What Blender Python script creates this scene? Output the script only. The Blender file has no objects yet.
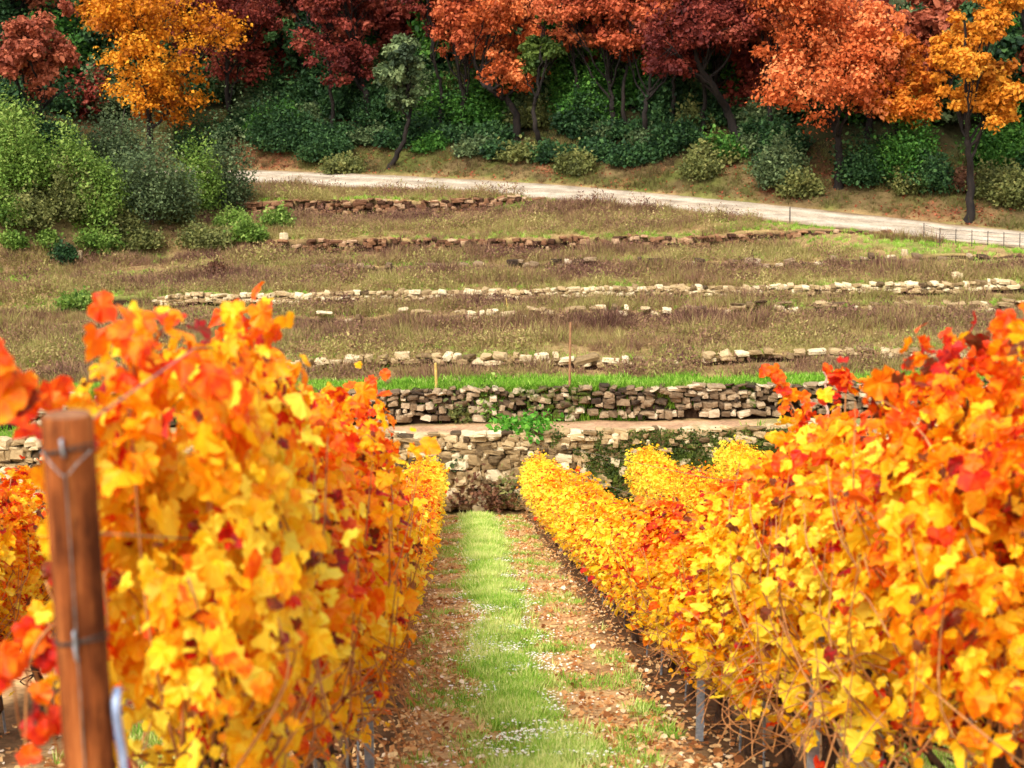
import bpy, math, random
import numpy as np
from math import radians, sin, cos, pi

rng = np.random.default_rng(7)
random.seed(7)
scene = bpy.context.scene
col = scene.collection

# ------------------------------------------------------------------ camera model
FPX = 1500.0
PITCH = math.atan((384 - 60) / FPX)
CP, SP = cos(PITCH), sin(PITCH)

def ray(px, py):
    u, v = (px - 512) / FPX, (384 - py) / FPX
    d = np.array([u, CP + v * SP, -SP + v * CP])
    return d / d[1]                       # per metre of Y

def at(px, py, Y):
    return ray(px, py) * Y

def px_per_m(Y, Z):
    return FPX / (Y * CP - Z * SP)

def project(x, y, z):
    dep = y * CP - z * SP
    return 512 + FPX * x / dep, 384 - FPX * (y * SP + z * CP) / dep

# ------------------------------------------------------------------ noise
def _hash(ix, iy, seed):
    h = (ix.astype(np.int64) * 374761393 + iy.astype(np.int64) * 668265263 + seed * 974711) & 0xFFFFFFFF
    h = ((h ^ (h >> 13)) * 1274126177) & 0xFFFFFFFF
    h = h ^ (h >> 16)
    return (h & 0xFFFF) / 65535.0

def vnoise(x, y, seed=0):
    x = np.asarray(x, float); y = np.asarray(y, float)
    ix, iy = np.floor(x), np.floor(y)
    fx, fy = x - ix, y - iy
    fx = fx * fx * (3 - 2 * fx); fy = fy * fy * (3 - 2 * fy)
    a = _hash(ix, iy, seed); b = _hash(ix + 1, iy, seed)
    c = _hash(ix, iy + 1, seed); d = _hash(ix + 1, iy + 1, seed)
    return (a * (1 - fx) + b * fx) * (1 - fy) + (c * (1 - fx) + d * fx) * fy

def fbm(x, y, seed=0, o=3):
    s = 0; a = .5; t = 0
    for k in range(o):
        s = s + a * vnoise(np.asarray(x) * 2 ** k, np.asarray(y) * 2 ** k, seed + k); t += a; a *= .5
    return s / t

def lin(r, g, b):
    f = lambda c: (c / 255 / 12.92) if c / 255 <= .04045 else ((c / 255 + .055) / 1.055) ** 2.4
    return (f(r), f(g), f(b), 1.0)

# ------------------------------------------------------------------ mesh helpers
def np_mesh(name, V, faces, mats, attrs=None, smooth=False, cols=None):
    """faces: list of (n x k) int arrays; attrs: per-face float arrays."""
    me = bpy.data.meshes.new(name)
    V = np.asarray(V, np.float32)
    faces = [np.asarray(f, np.int32) for f in faces if len(f)]
    me.vertices.add(len(V)); me.vertices.foreach_set('co', V.ravel())
    nl = sum(f.size for f in faces); npoly = sum(len(f) for f in faces)
    me.loops.add(nl); me.polygons.add(npoly)
    me.loops.foreach_set('vertex_index', np.concatenate([f.ravel() for f in faces]))
    st = []; s = 0
    for f in faces:
        k = f.shape[1]
        st.append(s + np.arange(len(f)) * k); s += f.size
    me.polygons.foreach_set('loop_start', np.concatenate(st).astype(np.int32))
    me.polygons.foreach_set('use_smooth', np.full(npoly, bool(smooth)))
    for k, a in (attrs or {}).items():
        at_ = me.attributes.new(k, 'FLOAT', 'FACE')
        at_.data.foreach_set('value', np.asarray(a, np.float32))
    if cols is not None:
        ca = me.attributes.new('gcol', 'FLOAT_COLOR', 'POINT')
        ca.data.foreach_set('color', np.asarray(cols, np.float32).ravel())
    for m in (mats if isinstance(mats, (list, tuple)) else [mats]):
        me.materials.append(m)
    me.update(calc_edges=True)
    return me

def link(name, me, parent=None, loc=None):
    o = bpy.data.objects.new(name, me); col.objects.link(o)
    if parent: o.parent = parent
    if loc is not None: o.location = loc
    return o

def tag(o, label=None, cat=None, group=None, kind=None):
    if label: o['label'] = label
    if cat: o['category'] = cat
    if group: o['group'] = group
    if kind: o['kind'] = kind
    return o

def empty(name, loc, label, cat, group=None, rz=0):
    o = bpy.data.objects.new(name, None); col.objects.link(o)
    o.location = loc; o.rotation_euler = (0, 0, rz); o.empty_display_size = .2
    return tag(o, label, cat, group)

def inst(TV, TF, P, M, S):
    """copies of a template (TV m x 3, TF f x k) at P with matrices M and scales S -> V, F"""
    n, m = len(P), len(TV)
    S = np.asarray(S, float)
    if S.ndim == 1: S = S[:, None]
    L = TV[None] * S[:, None, :] if S.shape[1] == 3 else TV[None] * S[:, :, None]
    V = np.einsum('nij,nmj->nmi', M, L) + P[:, None, :]
    F = TF[None] + (np.arange(n) * m)[:, None, None]
    return V.reshape(-1, 3), F.reshape(-1, TF.shape[1])

class Acc:
    def __init__(s): s.V = []; s.F = {}; s.A = {}; s.n = 0
    def add(s, V, F, **a):
        k = F.shape[1]
        s.V.append(V); s.F.setdefault(k, []).append(F + s.n); s.n += len(V)
        for key, val in a.items():
            s.A.setdefault(key, {}).setdefault(k, []).append(np.broadcast_to(np.asarray(val, float), (len(F),)))
    def mesh(s, name, mats, smooth=False):
        ks = sorted(s.F)
        at_ = {key: np.concatenate([np.concatenate(d[k]) for k in ks]) for key, d in s.A.items()}
        return np_mesh(name, np.concatenate(s.V), [np.concatenate(s.F[k]) for k in ks], mats, at_, smooth)

def norm(a): return a / np.maximum(np.linalg.norm(a, axis=-1, keepdims=True), 1e-9)

def frames(nrm, tip):
    """matrices with z = nrm, y ~ tip"""
    z = norm(nrm); y = tip - (tip * z).sum(-1, keepdims=True) * z; y = norm(y + 1e-6)
    x = np.cross(y, z)
    return np.stack([x, y, z], axis=-1)

def tube(pts, rad, ns=6, cap=True):
    pts = np.asarray(pts, float); n = len(pts)
    rad = np.broadcast_to(np.asarray(rad, float), (n,))
    t = norm(np.gradient(pts, axis=0))
    ref = np.array([1., .13, .07]) if abs(t[:, 0]).mean() < .8 else np.array([.1, 1., .2])
    a = norm(np.cross(t, ref)); b = np.cross(t, a)
    an = np.linspace(0, 2 * pi, ns, endpoint=False)
    V = pts[:, None] + rad[:, None, None] * (np.cos(an)[None, :, None] * a[:, None] + np.sin(an)[None, :, None] * b[:, None])
    i = np.arange(n - 1)[:, None] * ns; j = np.arange(ns)[None]
    F = np.stack([i + j, i + (j + 1) % ns, i + ns + (j + 1) % ns, i + ns + j], -1).reshape(-1, 4)
    V = V.reshape(-1, 3)
    return V, F

def smoothpath(pts, n=16):
    pts = np.asarray(pts, float); m = len(pts)
    if m == 2: return pts[0] + np.linspace(0, 1, n)[:, None] * (pts[1] - pts[0])
    P = np.vstack([2 * pts[0] - pts[1], pts, 2 * pts[-1] - pts[-2]])
    out = []
    for s in np.linspace(0, m - 1 - 1e-6, n):
        k = int(s); u = s - k
        p0, p1, p2, p3 = P[k:k + 4]
        out.append(.5 * ((2 * p1) + (-p0 + p2) * u + (2 * p0 - 5 * p1 + 4 * p2 - p3) * u * u + (-p0 + 3 * p1 - 3 * p2 + p3) * u ** 3))
    return np.array(out)

# ------------------------------------------------------------------ materials
def newmat(name):
    m = bpy.data.materials.new(name); m.use_nodes = True
    nt = m.node_tree; nt.nodes.clear()
    out = nt.nodes.new('ShaderNodeOutputMaterial')
    return m, nt, nt.nodes, nt.links, out

def ramp(nt, stops, interp='LINEAR'):
    r = nt.nodes.new('ShaderNodeValToRGB'); cr = r.color_ramp; cr.interpolation = interp
    while len(cr.elements) < len(stops): cr.elements.new(.5)
    for e, (p, c) in zip(cr.elements, stops): e.position = p; e.color = c
    return r

def attr(nt, name, typ='GEOMETRY'):
    a = nt.nodes.new('ShaderNodeAttribute'); a.attribute_name = name; a.attribute_type = typ; return a

def math_(nt, op, a, b, clamp=False):
    n = nt.nodes.new('ShaderNodeMath'); n.operation = op; n.use_clamp = clamp
    for i, v in enumerate((a, b)):
        if isinstance(v, (int, float)): n.inputs[i].default_value = v
        else: nt.links.new(v, n.inputs[i])
    return n.outputs[0]

def mixc(nt, fac, a, b, mode='MIX'):
    n = nt.nodes.new('ShaderNodeMix'); n.data_type = 'RGBA'; n.blend_type = mode
    for i, v in ((0, fac), (6, a), (7, b)):
        if isinstance(v, (int, float)): n.inputs[i].default_value = v
        elif isinstance(v, tuple): n.inputs[i].default_value = v
        else: nt.links.new(v, n.inputs[i])
    return n.outputs[2]

def noise_tex(nt, scale, detail=4, rough=.55, obj=True, vec=None):
    n = nt.nodes.new('ShaderNodeTexNoise'); n.inputs['Scale'].default_value = scale
    n.inputs['Detail'].default_value = detail; n.inputs['Roughness'].default_value = rough
    if vec is None:
        t = nt.nodes.new('ShaderNodeTexCoord'); vec = t.outputs['Object']
    nt.links.new(vec, n.inputs['Vector'])
    return n

def leaf_mat(name, stops, trans=.35, rough=.45, spec=.3, mottled=None, tint=False):
    """colour from face attribute 'c' (0..1) through a ramp; translucent"""
    m, nt, N, L, out = newmat(name)
    a = attr(nt, 'c'); f = a.outputs['Fac']
    if tint:
        o = attr(nt, 'redness', 'OBJECT'); f = math_(nt, 'ADD', f, o.outputs['Fac'])
    if mottled:
        nz = noise_tex(nt, mottled, 2)
        f = math_(nt, 'ADD', f, math_(nt, 'MULTIPLY', math_(nt, 'SUBTRACT', nz.outputs['Fac'], .5), .5))
    r = ramp(nt, stops); L.new(f, r.inputs[0])
    p = N.new('ShaderNodeBsdfPrincipled'); p.inputs['Roughness'].default_value = rough
    p.inputs['Specular IOR Level'].default_value = spec
    L.new(r.outputs[0], p.inputs['Base Color'])
    t = N.new('ShaderNodeBsdfTranslucent'); L.new(r.outputs[0], t.inputs['Color'])
    mx = N.new('ShaderNodeMixShader'); mx.inputs[0].default_value = trans
    L.new(p.outputs[0], mx.inputs[1]); L.new(t.outputs[0], mx.inputs[2]); L.new(mx.outputs[0], out.inputs[0])
    return m

def simple_mat(name, c1, c2, scale=8, rough=.8, bump=.3, metal=0, stretch=None, spec=.3, bdist=.01, third=None):
    m, nt, N, L, out = newmat(name)
    vec = None
    if stretch:
        t = N.new('ShaderNodeTexCoord'); mp = N.new('ShaderNodeMapping'); mp.inputs['Scale'].default_value = stretch
        L.new(t.outputs['Object'], mp.inputs[0]); vec = mp.outputs[0]
    n = noise_tex(nt, scale, 6, .6, vec=vec)
    st = [(.3, c1), (.7, c2)] if third is None else [(.25, c1), (.5, c2), (.75, third)]
    r = ramp(nt, st); L.new(n.outputs['Fac'], r.inputs[0])
    p = N.new('ShaderNodeBsdfPrincipled'); p.inputs['Roughness'].default_value = rough; p.inputs['Metallic'].default_value = metal
    p.inputs['Specular IOR Level'].default_value = spec
    L.new(r.outputs[0], p.inputs['Base Color'])
    b = N.new('ShaderNodeBump'); b.inputs['Strength'].default_value = bump; b.inputs['Distance'].default_value = bdist
    L.new(n.outputs['Fac'], b.inputs['Height']); L.new(b.outputs[0], p.inputs['Normal'])
    L.new(p.outputs[0], out.inputs[0])
    return m

VINE_STOPS = [(0.0, lin(250, 228, 70)), (.2, lin(252, 208, 30)), (.38, lin(250, 172, 14)), (.54, lin(244, 126, 12)),
              (.68, lin(232, 78, 14)), (.82, lin(205, 36, 20)), (.92, lin(150, 24, 22)), (1.0, lin(124, 66, 34))]
M_VINE = leaf_mat('vine leaf', VINE_STOPS, trans=.42, rough=.52, spec=.28, mottled=34, tint=True)
M_CANE = simple_mat('vine cane', lin(132, 72, 36), lin(206, 150, 88), 12, .6, .2)
M_TRUNK = simple_mat('vine trunk', lin(40, 26, 18), lin(92, 66, 46), 40, .9, .6, stretch=(1, 1, .25))
def post_mat():
    m, nt, N, L, out = newmat('post wood')
    t = N.new('ShaderNodeTexCoord')
    def mp(sc):
        k = N.new('ShaderNodeMapping'); k.inputs['Scale'].default_value = sc; L.new(t.outputs['Object'], k.inputs[0]); return k.outputs[0]
    n1 = noise_tex(nt, 10, 6, .65, vec=mp((6, 6, .4))); n2 = noise_tex(nt, 22, 4, .7, vec=mp((7, 7, .22))); n3 = noise_tex(nt, 5, 4, .6, vec=mp((2, 2, 1)))
    r = ramp(nt, [(.28, lin(84, 38, 16)), (.5, lin(146, 78, 34)), (.72, lin(196, 120, 62))]); L.new(n1.outputs['Fac'], r.inputs[0])
    cr = ramp(nt, [(.33, (.18, .14, .12, 1)), (.42, (1, 1, 1, 1))]); L.new(n2.outputs['Fac'], cr.inputs[0])
    st = ramp(nt, [(.36, (.32, .28, .26, 1)), (.56, (1, 1, 1, 1))]); L.new(n3.outputs['Fac'], st.inputs[0])
    c = mixc(nt, 1.0, mixc(nt, .9, r.outputs[0], cr.outputs[0], 'MULTIPLY'), st.outputs[0], 'MULTIPLY')
    p = N.new('ShaderNodeBsdfPrincipled'); p.inputs['Roughness'].default_value = .85; p.inputs['Specular IOR Level'].default_value = .15
    L.new(c, p.inputs['Base Color'])
    b = N.new('ShaderNodeBump'); b.inputs['Strength'].default_value = .9; b.inputs['Distance'].default_value = .004
    L.new(math_(nt, 'ADD', n1.outputs['Fac'], cr.outputs[0]), b.inputs['Height']); L.new(b.outputs[0], p.inputs['Normal']); L.new(p.outputs[0], out.inputs[0])
    return m
M_POST = post_mat()
M_POSTEND = simple_mat('post end grain', lin(110, 66, 38), lin(165, 112, 72), 40, .85, .3)
M_ZINC = simple_mat('galvanised', lin(120, 126, 132), lin(176, 180, 184), 30, .5, .1, metal=.5, spec=.5)
M_WIRE = simple_mat('wire', lin(96, 92, 88), lin(160, 156, 150), 60, .45, .0, metal=.6)
M_STAKE_Y = simple_mat('cane yellow', lin(170, 136, 70), lin(214, 182, 100), 12, .7, .2)
M_STAKE_B = simple_mat('cane brown', lin(130, 92, 62), lin(170, 126, 88), 12, .7, .2)
M_STAKE_P = simple_mat('dry stem pink', lin(170, 130, 112), lin(206, 170, 150), 12, .7, .2)
M_HOSE = simple_mat('hose', lin(120, 138, 176), lin(170, 186, 212), 20, .35, .05, spec=.6)
M_MARKER = simple_mat('marker red', lin(180, 40, 30), lin(206, 70, 50), 20, .6, .1)
M_MARKERW = simple_mat('marker white', lin(220, 214, 204), lin(236, 232, 226), 20, .6, .1)
M_FENCE = simple_mat('fence dark', lin(44, 40, 36), lin(80, 72, 64), 20, .7, .2)
M_BARK = simple_mat('bark', lin(16, 13, 11), lin(44, 35, 29), 6, .95, .6, stretch=(1, 1, .3), bdist=.04)
M_BARKL = simple_mat('bark light', lin(62, 54, 44), lin(120, 108, 92), 6, .95, .5, stretch=(1, 1, .3), bdist=.04)

def palette(name, *cols, trans=.3, rough=.6):
    n = len(cols)
    return leaf_mat(name, [(i / max(1, n - 1), c) for i, c in enumerate(cols)], trans=trans, rough=rough, spec=.2)
PAL = {
    'rust': palette('leaf rust', lin(100, 46, 32), lin(156, 78, 52), lin(188, 108, 74)),
    'gold': palette('leaf gold', lin(150, 78, 18), lin(214, 132, 24), lin(240, 172, 46)),
    'maroon': palette('leaf maroon', lin(88, 32, 28), lin(142, 60, 46), lin(172, 90, 66)),
    'orange': palette('leaf orange', lin(146, 66, 30), lin(216, 110, 54), lin(236, 150, 90)),
    'redrust': palette('leaf red rust', lin(112, 44, 26), lin(180, 82, 46), lin(212, 120, 72)),
    'goldorange': palette('leaf gold orange', lin(160, 74, 20), lin(216, 120, 34), lin(232, 152, 52)),
    'golden': palette('leaf golden', lin(160, 88, 20), lin(220, 140, 34), lin(232, 170, 60)),
    'green': palette('leaf green', lin(34, 66, 26), lin(66, 112, 40), lin(104, 148, 58)),
    'pine': palette('needle green', lin(30, 48, 22), lin(66, 86, 34), lin(98, 116, 48)),
    'olive': palette('leaf olive', lin(54, 68, 44), lin(92, 110, 68), lin(132, 146, 96)),
    'dark': palette('leaf dark', lin(26, 46, 28), lin(47, 78, 42), lin(84, 118, 62)),
    'bright': palette('leaf bright', lin(66, 94, 34), lin(112, 142, 54), lin(164, 182, 92)),
    'dull': palette('leaf dull', lin(70, 74, 40), lin(112, 118, 62), lin(150, 146, 84)),
    'vivid': palette('leaf vivid', lin(58, 112, 28), lin(84, 148, 38), lin(130, 184, 66)),
    'moss': palette('leaf moss', lin(34, 46, 14), lin(66, 82, 24), lin(110, 122, 48)),
    'brown': palette('leaf brown', lin(70, 44, 32), lin(120, 80, 58), lin(156, 112, 80)),
}
def scrub_mat(name, stops):
    return leaf_mat(name, stops, trans=.2, rough=.8, spec=.1)
M_SCRUB = scrub_mat('scrub', [(0, lin(86, 56, 50)), (.28, lin(136, 98, 82)), (.5, lin(158, 128, 88)), (.7, lin(142, 140, 70)), (1, lin(196, 174, 116))])
M_GRASS = scrub_mat('grass', [(0, lin(76, 118, 30)), (.4, lin(116, 166, 44)), (.7, lin(164, 194, 78)), (1, lin(220, 220, 140))])
M_FLOWER = scrub_mat('flower', [(0, lin(236, 232, 214)), (1, lin(250, 246, 236))])
M_LITTER = scrub_mat('litter', [(0, lin(124, 74, 40)), (.3, lin(186, 124, 70)), (.5, lin(206, 160, 104)), (.75, lin(226, 192, 136)), (1, lin(246, 230, 200))])
M_DARKGRASS = scrub_mat('bank grass', [(0, lin(70, 56, 40)), (.4, lin(116, 96, 64)), (.7, lin(104, 112, 52)), (1, lin(150, 130, 90))])

def stone_mat(name, cols, mossy=.0):
    m, nt, N, L, out = newmat(name)
    a = attr(nt, 'c'); r = ramp(nt, [(i / (len(cols) - 1), c) for i, c in enumerate(cols)])
    n1 = noise_tex(nt, 9, 6, .65)
    f = math_(nt, 'ADD', a.outputs['Fac'], math_(nt, 'MULTIPLY', math_(nt, 'SUBTRACT', n1.outputs['Fac'], .5), .7))
    L.new(f, r.inputs[0])
    ms = attr(nt, 'moss'); n2 = noise_tex(nt, 3.2, 5, .65)
    k = math_(nt, 'ADD', math_(nt, 'MULTIPLY', n2.outputs['Fac'], 1.0), ms.outputs['Fac'])
    rr = ramp(nt, [(.62, (0, 0, 0, 1)), (.72, (1, 1, 1, 1))]); L.new(math_(nt, 'MULTIPLY', k, .7), rr.inputs[0])
    n3 = noise_tex(nt, 20, 3); rm = ramp(nt, [(.3, lin(34, 44, 12)), (.7, lin(86, 100, 30))]); L.new(n3.outputs['Fac'], rm.inputs[0])
    c = mixc(nt, rr.outputs[0], r.outputs[0], rm.outputs[0])
    p = N.new('ShaderNodeBsdfPrincipled'); p.inputs['Roughness'].default_value = .9; p.inputs['Specular IOR Level'].default_value = .15
    L.new(c, p.inputs['Base Color'])
    b = N.new('ShaderNodeBump'); b.inputs['Strength'].default_value = .6; b.inputs['Distance'].default_value = .03
    L.new(n1.outputs['Fac'], b.inputs['Height']); L.new(b.outputs[0], p.inputs['Normal'])
    L.new(p.outputs[0], out.inputs[0])
    return m
M_STONE = stone_mat('lime stone', [lin(74, 58, 40), lin(140, 116, 80), lin(178, 152, 110), lin(214, 196, 158)])
M_STONE2 = stone_mat('dark lime stone', [lin(56, 44, 34), lin(104, 84, 62), lin(150, 126, 96), lin(200, 180, 148)])
M_STONER = stone_mat('red earth stone', [lin(70, 46, 32), lin(112, 76, 52), lin(146, 106, 74), lin(182, 150, 116)])

def ground_mat():
    m, nt, N, L, out = newmat('ground')
    a = attr(nt, 'gcol')
    n1 = noise_tex(nt, 1.3, 6, .6); n2 = noise_tex(nt, 14, 5, .7)
    r1 = ramp(nt, [(.3, (.62, .6, .58, 1)), (.7, (1.3, 1.28, 1.25, 1))]); L.new(n1.outputs['Fac'], r1.inputs[0])
    r2 = ramp(nt, [(.3, (.6, .58, .55, 1)), (.7, (1.4, 1.38, 1.34, 1))]); L.new(n2.outputs['Fac'], r2.inputs[0])
    c = mixc(nt, 1.0, mixc(nt, 1.0, a.outputs['Color'], r1.outputs[0], 'MULTIPLY'), r2.outputs[0], 'MULTIPLY')
    p = N.new('ShaderNodeBsdfPrincipled'); p.inputs['Roughness'].default_value = .95; p.inputs['Specular IOR Level'].default_value = .1
    L.new(c, p.inputs['Base Color'])
    b = N.new('ShaderNodeBump'); b.inputs['Strength'].default_value = .7; b.inputs['Distance'].default_value = .05
    L.new(n2.outputs['Fac'], b.inputs['Height']); L.new(b.outputs[0], p.inputs['Normal'])
    L.new(p.outputs[0], out.inputs[0])
    return m
M_GROUND = ground_mat()
M_ROAD = simple_mat('white gravel road', lin(196, 180, 158), lin(226, 214, 196), 3, .95, .3, bdist=.03)
M_PATHG = simple_mat('gravel ledge', lin(176, 136, 104), lin(214, 184, 152), 5, .95, .4, bdist=.03)

# ------------------------------------------------------------------ terrain
TILT = .016
def vine_plane(Y): return -2.09 - .245 * Y + .55 * (1 - np.clip((np.asarray(Y, float) - 2.5) / 7.5, 0, 1)) ** 1.3
def solve_flat(py, z0, slope, Y0):
    """Y where a ray at row py meets the line z = z0 + slope (Y - Y0)"""
    k = ray(512, py)[2]
    return (z0 - slope * Y0) / (k - slope)
K = []                                   # knots (Y, z)
W1Y = 34.9
W1B = vine_plane(34.6)
w1t = at(512, 431, W1Y)[2]
p2y = W1Y + 2.1
w2b = at(512, 418, p2y)[2]
w2t = at(512, 389, p2y)[2]
STEPS = []                               # (Y, zb, zt)
STEPS.append([W1Y, W1B, w1t]); STEPS.append([p2y, w2b, w2t])
z = w2t; Y = p2y
for pb, pt in ((363, 356), (317, 310), (297, 287.5), (268, 262), (248, 234), (211, 195)):
    Yn = solve_flat(pb, z, .02, Y); zb = z + .02 * (Yn - Y); zt = at(512, pt, Yn)[2]
    STEPS.append([Yn, zb, zt]); z, Y = zt, Yn
SX = [(-40, 40, 1), (-40, 40, 1), (-12, 24, .6), (-9, 20, .6), (-13.5, 17, .6), (-8, 18, .6), (-9.5, 13.5, .6), (-12.5, 1.5, .6)]
FAR_SL = .015

def sstep(a, b, x):
    t = np.clip((np.asarray(x, float) - a) / (b - a), 0, 1); return t * t * (3 - 2 * t)

def wallY(k, X):
    X = np.asarray(X, float)
    return STEPS[k][0] + (.25 * np.sin(X * .23 + k * 1.7) + .12 * np.sin(X * .71 + k) if k > 1 else .05 * np.sin(X * .5 + k))

def ramp_gap(X):                          # earth ramp where the lower wall is broken
    return sstep(-5.6, -4.9, X) * (1 - sstep(-3.55, -3.0, X))

def base_z(X, Y):
    X = np.asarray(X, float); Y = np.asarray(Y, float)
    z = vine_plane(np.minimum(Y, STEPS[0][0] - .3))
    zz = np.where(Y < STEPS[0][0], z, 0)
    prev_top = None
    res = z.copy() if hasattr(z, 'copy') else z
    for k in range(len(STEPS)):
        Yk = wallY(k, X); zb, zt = STEPS[k][1], STEPS[k][2]
        Yn = wallY(k + 1, X) if k + 1 < len(STEPS) else None
        a, b, tp = SX[k]
        inside = sstep(a - 5, a, X) * (1 - sstep(b, b + 5, X))
        wdt = .06 + (1 - inside) * 2.2
        s0 = Yk + .10
        if k == 0: wdt = wdt + ramp_gap(X) * 1.7; s0 = s0 - ramp_gap(X) * .8
        t = np.clip((Y - s0) / wdt, 0, 1)
        zt_b = zb if k else np.minimum(res, zb + 0 * Y)
        step = (zt - zb) * t
        res = np.where(Y >= s0, zb + step, res)
        if Yn is not None:
            zb2 = STEPS[k + 1][1]
            u = np.clip((Y - s0 - wdt) / np.maximum(Yn + .10 - s0 - wdt, .1), 0, 1)
            res = np.where(Y >= s0 + wdt, zt + (zb2 - zt) * u, res)
        else:
            res = np.where(Y >= s0 + wdt, zt + FAR_SL * (Y - s0 - wdt), res)
    res = res + TILT * X * sstep(33.5, 35, Y)
    return res

# road centre line from the photograph, on the base ground
def march(px, py, f, y0=2., y1=130.):
    r = ray(px, py); ys = np.arange(y0, y1, .05)
    P = r[None] * ys[:, None]
    g = f(P[:, 0], P[:, 1])
    below = np.nonzero(P[:, 2] <= g)[0]
    i = below[0] if len(below) else len(ys) - 1
    return P[i]
ROADPX = [(240, 176), (330, 180), (420, 184), (520, 190), (600, 196), (680, 204), (760, 212), (830, 219), (900, 227), (960, 234), (1024, 240)]
RP = np.array([march(x, y, base_z) for x, y in ROADPX])
RW = 2.5
ROADFIT = np.polyfit(RP[:, 0], RP[:, 2], 2)
for _ in range(3):                        # the road keeps an even gradient across the terrace ends
    RP = np.array([march(x, y, lambda X, Y: np.polyval(ROADFIT, np.clip(X, -14, 21)) - .05) for x, y in ROADPX])
_xs = np.linspace(-45, 45, 361)
_ys = np.interp(_xs, RP[:, 0], RP[:, 1])
_ys = np.where(_xs < RP[0, 0], RP[0, 1] + (_xs - RP[0, 0]) * -.12, np.where(_xs > RP[-1, 0], RP[-1, 1] + (_xs - RP[-1, 0]) * -.35, _ys))
_k = np.exp(-np.linspace(-2, 2, 41) ** 2); _k /= _k.sum()
_ysm = np.convolve(np.pad(_ys, 20, mode='edge'), _k, 'valid')
def roadY(X): return np.interp(X, _xs, _ysm)
def roadZ(X): return np.polyval(ROADFIT, np.clip(X, -14, 21)) - .05 + TILT * 0

def left_rise(X, Y):
    xb = np.interp(Y, [40, 48, 51, 54, 57.5, 62, 66, 80], [34, 26, 19.5, 15.5, 11.8, 11.6, 14.2, 22])
    s = np.maximum(0, -np.asarray(X) - xb)
    return np.minimum(7, .38 * s + .04 * s * s * (s < 5) + (s >= 5) * 1.0)

def ground_z(X, Y):
    X = np.asarray(X, float); Y = np.asarray(Y, float)
    ry = roadY(X)
    z = base_z(X, np.minimum(Y, ry - RW))
    t = sstep(ry - RW - 4.5, ry - RW - .1, Y)
    z = z * (1 - t) + roadZ(X) * t
    z = z + .05 * np.clip(Y - ry, -RW, RW)
    s = np.maximum(0, Y - (ry + RW + .1))
    bank = np.where(s < 6, .40 * s, 2.4 + .46 * (s - 6))
    bank = np.minimum(bank, 17 + .05 * s)
    z = z + bank + left_rise(X, np.minimum(Y, 90)) * (1 - .0 * s)
    # small relief
    v = sstep(36, 39, Y)
    z = z + (fbm(X * .9, Y * .9, 11) - .5) * (.07 + .16 * v) * (1 - (np.abs(Y - ry) < RW + .3)) + (fbm(X * .3, Y * .3, 5) - .5) * 1.2 * sstep(1, 5, s)
    return z

# grid lines
def lines_x():
    a = np.concatenate([np.arange(-8, 8.01, .16)]); b = np.arange(8.5, 34, .5); c = np.array([36, 40, 46, 54, 66, 80, 110, 160])
    return np.concatenate([-c[::-1], -b[::-1], a, b, c])
GX = lines_x()
VR = np.concatenate([np.arange(-12, 34.3, .3)])
rows = [np.full(len(GX), v) for v in VR]
for k in range(len(STEPS)):
    Yk = wallY(k, GX)
    for d in (-.25, .0, .10, .13, .16, .4): rows.append(Yk + d)
    if k + 1 < len(STEPS):
        Yn = wallY(k + 1, GX)
        for u in np.linspace(0, 1, 14)[1:-1]: rows.append((Yk + .4) * (1 - u) + (Yn - .25) * u)
yl = wallY(len(STEPS) - 1, GX) + .4
for u in np.linspace(0, 1, 50)[1:]: rows.append(yl + u * (86 - yl))
for v in (88, 90, 93, 96, 100, 106, 114, 125, 140, 170, 220, 300): rows.append(np.full(len(GX), float(v)))
GY = np.array(rows); NX = len(GX)
XX = np.broadcast_to(GX, GY.shape)
ZZ = ground_z(XX, GY)
V = np.stack([XX, GY, ZZ], -1).reshape(-1, 3)
i, j = np.meshgrid(np.arange(len(rows) - 1), np.arange(NX - 1), indexing='ij')
q = (i * NX + j).ravel()
F = np.stack([q, q + 1, q + NX + 1, q + NX], -1)

def pathX(Y): return .565 - .0382 * np.asarray(Y, float)

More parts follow.
